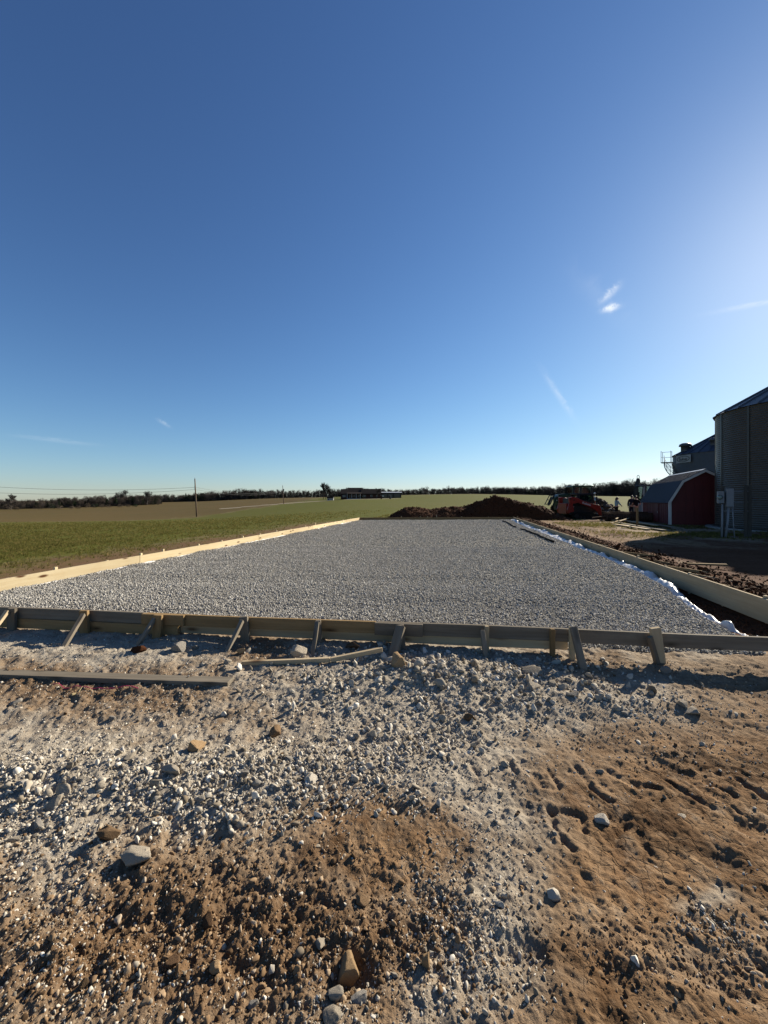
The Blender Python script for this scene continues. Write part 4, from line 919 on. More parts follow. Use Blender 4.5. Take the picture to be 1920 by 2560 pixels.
def rubble_pile():
    X, Y = 21.0, 37.5
    root = empty('rubble_pile', (X, Y, .08), 0, 'grey heap of broken concrete behind the person in teal', 'rubble pile')
    def hh(x, y): return 1.62 * max(0., 1 - abs((x + .5) / 2.5) ** 1.5) * max(0., 1 - abs(y / 1.6) ** 1.6)
    for k in range(230):
        x = random.uniform(-2.9, 1.95); y = random.uniform(-1.55, .7); z = hh(x, y)
        s_ = random.uniform(.11, .30) * (1.25 if z < .5 else 1)
        me = rock_mesh('chunk', 2, 3000 + k, 10, .08, (.3, .7), 1, random.uniform(.55, 1), random.uniform(.3, .75))
        o = link('chunk', me, MT['concrete_chunk'] if random.random() < .8 else MT['clod'], root)
        o.location = (x, y, z + random.uniform(-.05, .07)); o.scale = (s_, s_, s_); o.rotation_euler = (random.uniform(-1, 1), random.uniform(-1, 1), random.uniform(0, 6))
    n1, n2 = 40, 24; vs_ = [(-3.1 + 5.2 * i / (n1 - 1), -1.7 + 3.4 * j / (n2 - 1)) for j in range(n2) for i in range(n1)]
    vs_ = [(x, y, hh(x, y) - .04 + random.uniform(-.05, .05) if hh(x, y) > .01 else -.15) for x, y in vs_]
    q = [(j * n1 + i, j * n1 + i + 1, (j + 1) * n1 + i + 1, (j + 1) * n1 + i) for j in range(n2 - 1) for i in range(n1 - 1)]
    link('core', np_mesh('core', vs_, q), MT['clod'], root)
rubble_pile()

# ------------------------------------------------------------------ gambrel shed
def frame2(x, y, z, ang): return Matrix.Translation((x, y, z)) @ Matrix.Rotation(ang, 4, 'Z')
def shed():
    # local: x along the gable (from near-left corner to the right), y back along the side wall
    root = empty('gambrel_shed', (17.6, 23.7, -.12), math.atan2(-.365, .936), 'dark red gambrel roofed shed with white trim beside the bin', 'shed')
    W, Lg = 3.5, 6.3; ez, bz, rz = 1.52, 2.77, 3.41; bx = .62
    prof = [(0, .12), (0, ez), (bx, bz - .03), (W / 2, rz - .04), (W - bx, bz - .03), (W, ez), (W, .12)]
    MB().prism(prof, 0, Lg).build('wall', MT['red_paint'], root)
    # vertical battens of the siding
    for yy in np.arange(.4, Lg - .2, .41): MB().box(-.012, .0, yy - .012, yy + .012, .13, ez - .02).build('batten', MT['red_paint'], root)
    for xx in np.arange(.4, W - .2, .41):
        zt = np.interp(xx, [0, bx, W / 2, W - bx, W], [ez, bz, rz, bz, ez]) - .12
        MB().box(xx - .012, xx + .012, -.012, .0, .13, zt).build('batten', MT['red_paint'], root)
    for (x0, x1, y0, y1) in ((-.035, -.002, -.035, .10), (-.002, .10, -.035, -.013), (-.035, -.002, Lg - .09, Lg + .03), (W + .002, W + .035, -.035, .10), (W - .10, W + .002, -.035, -.013)):
        MB().box(x0, x1, y0, y1, .10, ez - .01).build('corner_board', MT['white_trim'], root, .004)
    # roof: four slopes, ribbed metal
    ov = .16
    pts = [(-.10, ez - .10), (bx, bz), (W / 2, rz), (W - bx, bz), (W + .10, ez - .10)]
    roof = empty('roof'); roof.parent = root
    for k, ((xa, za), (xb, zb)) in enumerate(zip(pts[:-1], pts[1:])):
        d = math.hypot(xb - xa, zb - za); nx, nz = -(zb - za) / d, (xb - xa) / d; t0, t1 = .004, .045
        q = [(xa + nx * t0, za + nz * t0), (xb + nx * t0, zb + nz * t0), (xb + nx * t1, zb + nz * t1), (xa + nx * t1, za + nz * t1)]
        MB().prism(q, -ov, Lg + ov).build('slope', MT['roof_navy'], roof)
        mb = MB()
        for yy in np.arange(-ov + .03, Lg + ov, .228):
            r0, r1 = t1 - .002, t1 + .022
            mb.prism([(xa + nx * r0, za + nz * r0), (xb + nx * r0, zb + nz * r0), (xb + nx * r1, zb + nz * r1), (xa + nx * r1, za + nz * r1)], yy - .02, yy + .02)
        mb.build('rib', MT['roof_navy'], roof)
        # white rake boards on both ends
        for y0, y1 in ((-ov - .022, -ov - .002),):
            r0, r1 = -.10, .03
            MB().prism([(xa + nx * r0, za + nz * r0), (xb + nx * r0, zb + nz * r0), (xb + nx * r1, zb + nz * r1), (xa + nx * r1, za + nz * r1)], y0 - .001 * k, y1 - .001 * k).build('rake_board', MT['white_trim'], roof)
    MB().prism([(W / 2 - .14, rz + .005), (W / 2, rz + .085), (W / 2 + .14, rz + .005), (W / 2, rz + .055)], -ov, Lg + ov).build('ridge_cap', MT['metal_pale'], roof)
    MB().box(.05, W - .05, .05, Lg - .05, .0, .12).build('skid', MT['wood_grey'], root)
    dr = MB().box(-.03, -.014, 2.2, 3.1, .16, ez - .14).build('door', MT['red_paint'], root, .004)
    MB().box(-.045, -.03, 2.3, 2.36, .75, .87).build('handle', MT['white_trim'], dr)
shed()

# ------------------------------------------------------------------ grain bins
def bin_body(root, Rr, h, m_wall, m_roof, nring, pitch, amp, rise, npan, eave=.12):
    rh = h / nring
    for k in range(nring):
        z0 = k * rh; n = int(rh / pitch) * 6; pr = []
        for i in range(n + 1):
            z = z0 + rh * i / n; pr.append((Rr - .004 * (k % 2) + amp * math.sin(2 * math.pi * (z - z0) / pitch), z))
        MB().lathe(pr, 112).build('wall_ring', m_wall, root, smooth=True)
    r0 = .42
    for k in range(npan):
        a0, a1 = 2 * math.pi * k / npan, 2 * math.pi * (k + 1) / npan
        def pt(r_, a, z): return (r_ * math.cos(a), r_ * math.sin(a), z)
        Ro = Rr + eave; zo = h - eave * rise / Rr + .03; zt = h + rise * (1 - r0 / Rr) + .03
        g = (a1 - a0) * .03; mb = MB()
        mb.add([pt(Ro, a0 + g * 0, zo), pt(Ro, a1, zo), pt(r0, a1, zt), pt(r0, a0, zt)], [(0, 1, 2, 3)])
        wv = .045 / Ro; wr = min(.045 / r0, .03)
        mb.add([pt(Ro, a0 - wv, zo + .002), pt(Ro, a0 + wv, zo + .002), pt(r0, a0 + wr, zt + .002), pt(r0, a0 - wr, zt + .002), pt(Ro, a0, zo + .07), pt(r0, a0, zt + .07)], [(0, 3, 5, 4), (1, 4, 5, 2), (0, 4, 1), (3, 2, 5)])
        mb.build('roof_panel', m_roof, root)
    MB().lathe([(r0 + .1, h + rise * (1 - r0 / Rr) - .02), (r0 + .12, h + rise * (1 - r0 / Rr) + .25), (.05, h + rise + .22), (0.01, h + rise + .22)], 20).build('cap', m_roof, root)
def near_bin():
    root = empty('grain_bin', (22.0, 19.4, .04), 0, 'large galvanized corrugated grain bin cut by the right edge', 'grain bin')
    bin_body(root, 4.0, 6.15, MT['galvanized'], MT['galv_roof'], 7, .11, .019, 2.35, 28)
    MB().lathe([(4.12, .0), (4.15, .06), (4.0, .07)], 64).build('base_ring', MT['galvanized'], root)
    MB().lathe([(0.01, .0), (4.45, .0), (4.45, -.35)], 64).build('pad', MT['concrete'], root)
    # vertical stiffeners
    for k in range(14):
        a = k / 14 * 2 * math.pi + .1
        o = MB().box(4.012, 4.035, -.05, .05, .05, 6.1).build('stiffener', MT['galvanized'], root); o.rotation_euler.z = a
near_bin()
def text_mesh(txt, size, name, m, parent, mw, ext=.004, shear=0.0):
    cu = bpy.data.curves.new('t', 'FONT'); cu.body = txt; cu.size = size; cu.extrude = ext; cu.align_x = 'CENTER'; cu.align_y = 'CENTER'; cu.shear = shear; cu.offset = size * .012
    ob = bpy.data.objects.new('t', cu); COL.objects.link(ob)
    dg = bpy.context.evaluated_depsgraph_get(); me = bpy.data.meshes.new_from_object(ob.evaluated_get(dg)); bpy.data.objects.remove(ob)
    me.materials.clear(); me.name = name
    return link(name, me, m, parent, mw)
def far_bin():
    cx, cy = 40.3, 46.0; Rr, H = 4.6, 6.95
    root = empty('grain_bin', (cx, cy, .05), 0, 'blue-grey grain bin with spiral stairs and a lettered sign behind the shed', 'grain bin')
    bin_body(root, Rr, H, MT['galv_dark'], MT['roof_navy'], 7, .10, .008, 2.65, 30)
    MB().lathe([(0.01, .0), (5.0, .0), (5.0, -.4)], 48).build('pad', MT['concrete'], root)
    view = math.atan2(-cy, -cx)            # bearing towards the camera
    tl = view - math.radians(84)           # left silhouette as seen from the camera
    # which side is left: test
    def scr(a): x, y = cx + Rr * math.cos(a), cy + Rr * math.sin(a); return x / y
    if scr(tl) > scr(view): tl = view + math.radians(84)
    sgn = 1 if tl < view else -1
    # sign board
    a = tl + sgn * math.radians(38); so_ = empty('sign'); so_.parent = root
    mw = Matrix.Translation((math.cos(a) * (Rr + .07), math.sin(a) * (Rr + .07), H - .62)) @ Matrix.Rotation(a + math.pi / 2, 4, 'Z') @ Matrix.Rotation(math.pi / 2, 4, 'X')
    so_.matrix_basis = mw
    MB().box(-1.05, 1.05, -.44, .44, -.02, .02).build('panel', MT['sign_white'], so_)
    ring = MB(); n = 48
    vs_, fs = [], []
    for k in range(n):
        t = 2 * math.pi * k / n; ca, sa = math.cos(t), math.sin(t)
        for rx, ry, z in ((.92, .35, .024), (.84, .29, .024), (.92, .35, .034), (.84, .29, .034)): vs_.append((rx * ca, ry * sa, z))
    for k in range(n):
        a4, b4 = k * 4, ((k + 1) % n) * 4; fs += [(a4 + 2, a4 + 3, b4 + 3, b4 + 2), (a4, a4 + 2, b4 + 2, b4), (a4 + 1, b4 + 1, b4 + 3, a4 + 3)]
    ring.add(vs_, fs).build('oval', MT['lettering_black'], so_)
    text_mesh('Sukup', .50, 'lettering', MT['lettering_black'], so_, Matrix.Translation((0, -.02, .03)))
    # spiral stairs from a platform at the left silhouette, winding down across the front
    st = MB(); rail = MB(); treads = empty('stairs'); treads.parent = root
    a_top = tl - sgn * math.radians(2); n = 30; pin, pout = [], []
    for k in range(n):
        f = k / n; aa = a_top + sgn * f * math.radians(95); z = H - .75 - f * 5.6
        def p(r_, da=0, dz=0): return (r_ * math.cos(aa + da), r_ * math.sin(aa + da), z + dz)
        MB().add([p(Rr + .06), p(Rr + .86), p(Rr + .86, sgn * .05), p(Rr + .06, sgn * .05), p(Rr + .06, 0, .04), p(Rr + .86, 0, .04), p(Rr + .86, sgn * .05, .04), p(Rr + .06, sgn * .05, .04)],
                 [(0, 1, 2, 3), (4, 5, 6, 7), (0, 1, 5, 4), (1, 2, 6, 5), (2, 3, 7, 6), (3, 0, 4, 7)]).build('tread', MT['galv_dark'], treads)
        pin.append(p(Rr + .06, 0, -.05)); pout.append(p(Rr + .88, 0, -.05))
        if k % 3 == 0: rail.tube([p(Rr + .88), p(Rr + .88, 0, 1.0)], .022, 5)
    for dz in (.5, 1.0): rail.tube([(a_, b_, c_ + dz + .05) for a_, b_, c_ in pout], .024, 5)
    rail.build('handrail', MT['galv_dark'], treads); MB().tube(pin, .05, 5).tube(pout, .05, 5).build('stringer', MT['galv_dark'], treads)
    pf = empty('platform'); pf.parent = root
    c0 = a_top - sgn * .10; X0 = lambda r_, a_, z: (r_ * math.cos(a_), r_ * math.sin(a_), z)
    zp = H - .72
    MB().add([X0(Rr + .05, c0 - .11, zp), X0(Rr + 1.25, c0 - .11, zp), X0(Rr + 1.25, c0 + .11, zp), X0(Rr + .05, c0 + .11, zp), X0(Rr + .05, c0 - .11, zp + .07), X0(Rr + 1.25, c0 - .11, zp + .07), X0(Rr + 1.25, c0 + .11, zp + .07), X0(Rr + .05, c0 + .11, zp + .07)],
             [(3, 2, 1, 0), (4, 5, 6, 7), (0, 1, 5, 4), (1, 2, 6, 5), (2, 3, 7, 6), (3, 0, 4, 7)]).build('deck', MT['galv_dark'], pf)
    rl = MB()
    cs = [X0(Rr + .2, c0 - .11, zp), X0(Rr + 1.2, c0 - .11, zp), X0(Rr + 1.2, c0 + .11, zp), X0(Rr + .2, c0 + .11, zp)]
    for q in cs: rl.tube([q, (q[0], q[1], q[2] + 1.5)], .028, 5)
    for dz in (.75, 1.45): rl.tube([(q[0], q[1], q[2] + dz) for q in cs[:3]], .024, 5)
    rl.build('guardrail', MT['galv_dark'], pf)
    # roof vents and hatch
    for da, rr in ((22, .80), (72, .66), (100, .72)):
        aa = tl + sgn * math.radians(da); r_ = Rr * rr; z = H + 2.65 * (1 - rr)
        o = MB().lathe([(.30, -.1), (.30, .40), (.44, .42), (.40, .62), (.24, .74), (.01, .76)], 16).build('vent', MT['galv_dark'], root, smooth=True); o.location = (r_ * math.cos(aa), r_ * math.sin(aa), z)
        if da == 22: o.scale = (1.5, 1.5, 1.2)
far_bin()

# ------------------------------------------------------------------ electrical service in front of the near bin
def service():
    X, Y = (1838 - 960) / F * 15.6, 15.6; g = gz(X, Y)
    root = empty('service_rack', (X, Y, g), R(-22), 'grey meter and disconnect boxes with conduits on a post rack', 'electric box')
    def px(p, d=15.6): return ((p - 1838) / F * d) * 1.12
    zz = lambda py: CZ - (py - HY) / F * 15.6 - g
    MB().box(px(1820), px(1833), -.14, .06, zz(1267), zz(1221)).build('disconnect_box', MT['box_grey'], root, .008)
    MB().box(px(1806), px(1817), -.10, .05, zz(1258), zz(1228)).build('meter_box', MT['box_grey'], root, .006)
    m_ = MB().lathe([(.0, -.22), (.075, -.21), (.09, -.16), (.095, -.10)], 20, (px(1808.5), 0, zz(1243)), 'y').build('meter', MT['cab_glass'], root, smooth=True)
    MB().lathe([(.0, -.14), (.06, -.14), (.06, -.10)], 16, (px(1808.5), 0, zz(1243)), 'y').build('dial', MT['lamp_white'], root)
    for a, b, r_ in ((((1815), 1260), (1813, 1348), .032), ((1826, 1267), (1819, 1348), .040), ((1833, 1266), (1836, 1348), .020)):
        xm = px(a[0]) * .7 + px(b[0]) * .3
        MB().tube([(px(a[0]), -.02, zz(a[1])), (xm if r_ > .03 else px(a[0]) + .02, -.03, zz((a[1] + b[1]) / 2)), (px(b[0]), -.06, -.1)], r_, 10).build('conduit', MT['conduit_grey'], root, smooth=True)
    for p, r_ in ((1818, .05),): MB().box(px(p) - .05, px(p) + .05, .07, .17, -.2, zz(1214)).build('post', MT['post_dark'], root, .004)
    MB().box(px(1853.5), px(1858.5), -.05, .04, -.15, zz(1214)).build('post', MT['post_dark'], root, .004)
    MB().box(px(1861), px(1868), .05, .15, -.15, zz(1213)).build('post', MT['post_dark'], root, .004)
    for py in (1229, 1256, 1278): MB().tube([(px(1819), .08, zz(py)), (px(1862), .06, zz(py) + .01)], .017, 8).build('strut', MT['conduit_grey'], root)
    MB().tube([(px(1868), .05, zz(1245)), (px(1872), .02, zz(1246)), (px(1878), .0, zz(1247))], .02, 8).build('tap', MT['rust'], root)
service()

# ------------------------------------------------------------------ yard clutter
def yard():
    x, y = toP(1593, 1317, 0); tag(board('wooden_post', (x, y, -.3), (x + .01, y, 1.06), .085, .085, 'wood_tan', up=(1, 0, 0)), 'single wooden post standing before the plank stack', 'post')
    PLK = ['longest grey plank in the stack by the red shed', 'grey plank nearest the camera in the stack by the shed', 'pale plank at the back of the stack by the shed', 'grey plank touching the shed end of the stack, at the back',
           'pale plank at the left front of the stack by the shed', 'grey plank lying farthest right in the stack by the shed', 'short grey plank on the front of the stack by the shed']
    k = 0
    for (p0, y0, p1, y1, m) in ((1545, 1308, 1672, 1326, 'wood_grey'), (1562, 1312, 1660, 1328, 'wood_grey'), (1556, 1304, 1640, 1317, 'wood_pale'), (1585, 1303, 1668, 1318, 'wood_grey'), (1538, 1313, 1622, 1326, 'wood_pale'), (1608, 1309, 1690, 1322, 'wood_grey'), (1580, 1316, 1650, 1325, 'wood_grey')):
        (xa, ya), (xb, yb) = toP(p0, y0, 0), toP(p1, y1, 0); zz = .03 + .045 * (k % 3)
        tag(board('stacked_plank', (xa, ya, gz(xa, ya) + zz), (xb, yb, gz(xb, yb) + zz), .24, .038, m), PLK[k], 'plank', 'planks stacked by the shed'); k += 1
    for i, (p0, y0, p1, y1) in enumerate(((1528, 1309, 1556, 1303), (1530, 1304, 1560, 1306), (1536, 1301, 1558, 1299), (1548, 1311, 1572, 1304), (1540, 1307, 1552, 1298))):
        (xa, ya), (xb, yb) = toP(p0, y0, 0), toP(p1, y1, 0)
        tag(board('scrap_board', (xa, ya, .05 + .05 * i), (xb, yb, .12 + .04 * i), .09, .036, 'wood_pale'), ['lowest left pale scrap board in the tangled pile on the grass', 'scrap board lying level across the tangled pile on the grass', 'topmost back scrap board of the tangled pile on the grass', 'scrap board sticking out right from the tangled pile', 'steepest scrap board, crossing over the tangled pile'][i], 'board', 'scrap boards on the grass')
    (xa, ya), (xb, yb) = toP(1542, 1314, 0), toP(1562, 1316, 0)
    tag(MB().box(-.35, .35, -.45, .45, 0, .018).build('plywood_sheet', MT['wood_new'], mw=frame2(xa + .3, ya - .1, gz(xa, ya) + .04, .3)), 'small bright plywood offcut lying flat by the scrap boards', 'plywood')
    # cultipacker: two gangs of cast rings on axles in a steel frame
    root = empty('cultipacker', (17.55, 27.2, -.02), R(-4), 'rusty ring roller farm implement behind the plank stack', 'farm roller')
    ring = MB().lathe([(.06, -.055), (.20, -.05), (.245, -.012), (.245, .012), (.20, .05), (.06, .055)], 18, axis='x').mesh('ring', smooth=True); ring.materials.append(MT['rust'])
    for gy, gz_, n, x0 in ((0.0, .25, 23, -1.75), (1.15, .30, 20, -1.35)):
        for i in range(n):
            o = link('ring', ring, None, root); o.location = (x0 + i * .155, gy, gz_); o.rotation_euler.x = i * .7
        MB().tube([(x0 - .2, gy, gz_), (x0 + n * .155 + .1, gy, gz_)], .035, 8).build('axle', MT['rust'], root)
        for xe in (x0 - .12, x0 + n * .155 + .02): MB().box(xe - .03, xe + .03, gy - .06, gy + .06, gz_ - .05, gz_ + .33).build('bearing_arm', MT['rust'], root)
    MB().box(-1.9, 1.95, -.06, .04, .50, .60).build('frame_beam', MT['rust'], root, .006); MB().box(-1.5, 1.9, 1.10, 1.20, .56, .66).build('frame_beam', MT['rust'], root, .006)
    for xx in (-1.3, 0, 1.4): MB().box(xx, xx + .1, .04, 1.1, .51, .59).build('frame_beam', MT['rust'], root)
    tg = MB().tube([(-1.8, .0, .35), (-2.35, -.25, .30), (-2.9, -.4, .25)], .06, 8).build('tongue', MT['rust'], root)
yard()

# ------------------------------------------------------------------ machines
def wheel(root, x, y, r_, w, rim_m, tire='wheel'):
    wv = empty('wheel'); wv.parent = root; wv.location = (x, y, r_)
    MB().lathe([(r_ * .58, -w / 2), (r_ * .9, -w / 2), (r_, -w * .36), (r_, w * .36), (r_ * .9, w / 2), (r_ * .58, w / 2), (r_ * .58, -w / 2)], 28, axis='y').build('tyre', MT['rubber'], wv, smooth=False)
    MB().lathe([(.01, -w * .12), (r_ * .3, -w * .12), (r_ * .5, -w * .35), (r_ * .58, -w * .42), (r_ * .58, w * .42), (r_ * .3, w * .1), (.01, w * .1)], 24, axis='y').build('rim', rim_m, wv)
    lug = MB(); n = 18
    for k in range(n):
        a = 2 * math.pi * k / n; ca, sa = math.cos(a), math.sin(a)
        for s_ in (-1, 1):
            pts = []
            for dy, da in ((0.02, .0), (w * .46, .22)):
                for rr, dd in ((r_ - .01, -.05), (r_ + .035, -.03), (r_ + .035, .03), (r_ - .01, .05)):
                    aa = a + da + dd * .6 / r_ + (.17 if s_ < 0 else 0); pts.append((rr * math.cos(aa), s_ * dy, rr * math.sin(aa)))
            lug.add(pts, [(0, 1, 2, 3), (7, 6, 5, 4), (0, 4, 5, 1), (1, 5, 6, 2), (2, 6, 7, 3)])
    lug.build('lugs', MT['rubber'], wv)
def track_loader():
    Y = 30.2; X0 = (1405 - 960) / F * Y
    root = empty('track_loader', (X0, Y, .03), R(3), 'red compact track loader facing right with its bucket down', 'track loader')
    k = .0032; P = lambda zx, zy: ((zx - 540) * k, (930 - zy) * k)
    ya, yb = -.85, .85
    def side(name, pts, m, y0, y1, parent=root, bev=.012): return MB().prism([P(*p) for p in pts], y0, y1).build(name, MT[m], parent, bev)
    for s_ in (-1, 1):
        y0, y1 = (ya, ya + .38) if s_ < 0 else (yb - .38, yb)
        t = side('track', [(735, 930), (1275, 930), (1330, 880), (1300, 815), (1180, 775), (840, 770), (715, 800), (690, 870)], 'rubber', y0, y1, bev=.03)
        for i, (zx, zy, rr) in enumerate(((1275, 870, .14), (760, 860, .17), (860, 890, .10), (950, 890, .10), (1040, 890, .10), (1130, 890, .10), (1210, 888, .10))):
            c = P(zx, zy); MB().lathe([(.01, -.03), (rr, -.03), (rr, .03), (.01, .03)], 18, (c[0], (y0 if s_ < 0 else y1) + s_ * .015, c[1]), 'y').build('roller', MT['black_steel'], t)
        lugs = MB()
        for xx in np.arange(.62, 2.35, .11): lugs.box(xx - .025, xx + .025, y0 + .01, y1 - .01, -.02, .004)
        lugs.build('grouser', MT['rubber'], t)
        # loader arm, outside above the track
        w0, w1 = (-.86, -.70) if s_ < 0 else (.70, .86)
        arm = side('loader_arm', [(575, 412), (650, 398), (735, 400), (900, 478), (1100, 545), (1335, 598), (1365, 700), (1392, 868), (1335, 872), (1290, 750), (1130, 652), (860, 562), (800, 532), (660, 562), (590, 548)], 'machine_red', w0, w1)
        yl = w0 - .002 if s_ < 0 else w1 + .002
        if s_ < 0:
            c = P(1000, 562); text_mesh('Kubota', .23, 'lettering', MT['lettering_white'], arm, Matrix.Translation((c[0], w0 - .006, c[1])) @ Matrix.Rotation(R(16), 4, 'Y') @ Matrix.Rotation(math.pi / 2, 4, 'X'))
            for zx, zy in ((600, 440), (690, 470), (1350, 850)):
                c = P(zx, zy); MB().lathe([(.01, -.02), (.055, -.02), (.055, .02)], 14, (c[0], w0 - .004, c[1]), 'y').build('pin', MT['black_steel'], arm)
        side('rear_upright', [(575, 555), (662, 555), (700, 740), (560, 790), (540, 700)], 'machine_red', w0 + .01, w1 - .01)
        # lift and bucket cylinders
        a, b = P(1345, 592), P(1425, 790); MB().tube([(a[0], s_ * .55, a[1]), (b[0], s_ * .55, b[1])], .03, 8).build('cylinder_rod', MT['chrome'], root, smooth=True)
        a, b = P(1378, 590), P(1452, 770); MB().tube([(a[0], s_ * .42, a[1]), (b[0], s_ * .42, b[1])], .025, 8).build('cylinder_rod', MT['chrome'], root, smooth=True)
    side('chassis', [(600, 600), (900, 560), (1300, 640), (1310, 800), (700, 840), (600, 800)], 'black_steel', -.48, .48)
    rd = side('rear_door', [(535, 552), (598, 545), (620, 800), (548, 805)], 'machine_red', -.62, .62)
    pn = side('side_panel', [(668, 600), (775, 618), (695, 735), (600, 725)], 'machine_red', -.50, -.485)
    c = P(700, 640); text_mesh('SVL75', .13, 'lettering', MT['lettering_white'], pn, Matrix.Translation((c[0], -.507, c[1])) @ Matrix.Rotation(math.pi / 2, 4, 'X'), shear=.3)
    side('hood', [(640, 430), (900, 420), (900, 620), (630, 620)], 'black_steel', -.48, .48)
    cab = empty('cab'); cab.parent = root
    def cs(name, pts, m, y0, y1, bev=.008): return MB().prism([P(*p) for p in pts], y0, y1).build(name, MT[m], cab, bev)
    cs('roof', [(825, 312), (1240, 312), (1262, 330), (1250, 348), (830, 348)], 'black_steel', -.50, .50, .02)
    for s_ in (-1, 1):
        y0, y1 = (-.48, -.42) if s_ < 0 else (.42, .48)
        cs('pillar', [(828, 348), (900, 348), (900, 620), (850, 620)], 'black_steel', y0, y1); cs('pillar', [(1200, 348), (1248, 348), (1300, 610), (1215, 560)], 'black_steel', y0, y1)
        cs('lower_panel', [(900, 485), (1205, 485), (1240, 600), (900, 600)], 'black_steel', y0, y1)
        cs('window', [(900, 350), (1200, 350), (1204, 484), (900, 484)], 'cab_glass', -.46 if s_ < 0 else .445, -.445 if s_ < 0 else .46, 0)
    cs('seat', [(930, 420), (990, 420), (1000, 520), (1080, 530), (1080, 580), (930, 580)], 'rubber', -.22, .22)
    cs('front_window', [(1236, 350), (1246, 350), (1296, 600), (1284, 600)], 'cab_glass', -.41, .41, 0)
    a, b = P(1262, 365), P(1282, 608); MB().tube([(a[0], -.53, a[1]), (b[0], -.55, b[1])], .028, 8).build('lift_cylinder', MT['chrome'], root, smooth=True)
    a = P(1290, 308); MB().lathe([(.01, 0), (.07, .02), (.075, .10), (.01, .11)], 14, (a[0] - .05, -.38, a[1]), 'x').build('work_light', MT['lamp_white'], cab)
    bk = side('bucket', [(1385, 930), (1395, 830), (1450, 800), (1480, 820), (1430, 860), (1430, 905), (1690, 915), (1700, 930)], 'black_steel', -.92, .92)
    for yy in (-.93, .90): MB().prism([P(*p) for p in ((1390, 925), (1398, 832), (1450, 802), (1560, 790), (1680, 912), (1690, 927))], yy, yy + .03).build('bucket_side', MT['black_steel'], bk)
    a, b = P(1545, 772), P(1690, 905); MB().tube([(a[0], -.935, a[1]), (b[0], -.935, b[1])], .022, 6).build('worn_edge', MT['chrome'], bk)
    a = P(1520, 768); MB().lathe([(.01, -.06), (.07, -.06), (.07, .06), (.01, .06)], 12, (a[0], -.93, a[1]), 'y').build('hose_coupler', MT['lamp_white'], bk)
track_loader()
def tractor():
    Y = 36.2; X0 = (1474 - 960) / F * Y           # rear end; faces left
    root = empty('tractor', (X0, Y, .05), math.pi, 'dark green cab tractor with front loader behind the red track loader', 'tractor')
    k = .00386; P = lambda zx, zy: ((1200 - zx) * k, (878 - zy) * k)
    def side(name, pts, m, y0, y1, parent=root, bev=.015): return MB().prism([P(*p) for p in pts], y0, y1).build(name, MT[m], parent, bev)
    for s_ in (-1, 1):
        wheel(root, .85, s_ * .82, .80, .45, MT['machine_green']); wheel(root, 2.75, s_ * .80, .55, .34, MT['machine_green'])
    side('hood', [(345, 420), (400, 365), (720, 345), (760, 500), (740, 640), (360, 640)], 'machine_green', -.40, .40, bev=.05)
    side('chassis', [(350, 640), (1120, 620), (1120, 740), (360, 740)], 'black_steel', -.28, .28)
    for s_ in (-1, 1): side('fender', [(840, 470), (900, 420), (1090, 420), (1190, 520), (1190, 580), (840, 580)], 'machine_green', s_ * .82 - .2, s_ * .82 + .2, bev=.04)
    cab = empty('cab'); cab.parent = root
    def cs(name, pts, m, y0, y1, bev=.01): return MB().prism([P(*p) for p in pts], y0, y1).build(name, MT[m], cab, bev)
    cs('roof', [(685, 185), (700, 158), (1180, 155), (1195, 190), (690, 196)], 'machine_green', -.78, .78, .03)
    for s_ in (-1, 1):
        y0, y1 = (-.72, -.66) if s_ < 0 else (.66, .72)
        for pts in ([(700, 195), (745, 195), (745, 330), (715, 480), (690, 480)], [(868, 195), (918, 195), (905, 480), (870, 480)], [(1130, 195), (1172, 195), (1190, 480), (1140, 480)]): cs('pillar', pts, 'black_steel', y0, y1)
        cs('window', [(745, 196), (868, 196), (868, 470), (720, 470)], 'cab_glass', -.70 if s_ < 0 else .68, -.68 if s_ < 0 else .70, 0); cs('window', [(918, 196), (1130, 196), (1138, 470), (908, 470)], 'cab_glass', -.70 if s_ < 0 else .68, -.68 if s_ < 0 else .70, 0)
    cs('floor', [(700, 480), (1190, 480), (1190, 560), (700, 560)], 'machine_green', -.7, .7)
    cs('seat', [(980, 330), (1030, 330), (1040, 440), (1000, 480), (900, 480), (900, 440), (985, 430)], 'rubber', -.24, .24)
    a = P(895, 150); MB().lathe([(.05, 0), (.06, .12), (.04, .17), (.01, .175)], 12, (a[0], -.3, a[1])).build('beacon', MT['rust'], cab, smooth=True)
    a, b = P(640, 345), P(640, 200); MB().tube([(a[0], -.30, a[1]), (b[0], -.30, b[1]), (b[0] + .05, -.30, b[1] + .05)], [.06, .055, .045], 10).build('exhaust', MT['black_steel'], root, smooth=True)
    ld = empty('front_loader'); ld.parent = root
    for s_ in (-1, 1):
        MB().prism([P(*p) for p in ((690, 400), (640, 380), (420, 400), (300, 440), (230, 640), (280, 640), (330, 480), (430, 445), (640, 430), (700, 470))], s_ * .52 - .04, s_ * .52 + .04).build('loader_arm', MT['machine_green'], ld, .01)
        MB().prism([P(*p) for p in ((262, 385), (278, 385), (165, 612), (148, 612))], s_ * .45 - .03, s_ * .45 + .03).build('fork_upright', MT['black_steel'], ld)
        MB().prism([P(*p) for p in ((300, 385), (318, 385), (212, 612), (196, 612))], s_ * .30 - .03, s_ * .30 + .03).build('fork_upright', MT['black_steel'], ld)
    for q in ((270, 400), (155, 606), (215, 500)):
        a = P(*q); MB().box(a[0] - .03, a[0] + .03, -.55, .55, a[1] - .03, a[1] + .03).build('crossbar', MT['black_steel'], ld)
    for q, r_ in (((355, 405), .05), ((330, 510), .05)):
        a = P(*q); MB().lathe([(.01, 0), (r_, .01), (r_, .06)], 12, (a[0], .58, a[1]), 'y').build('headlight', MT['lamp_white'], ld)
tractor()
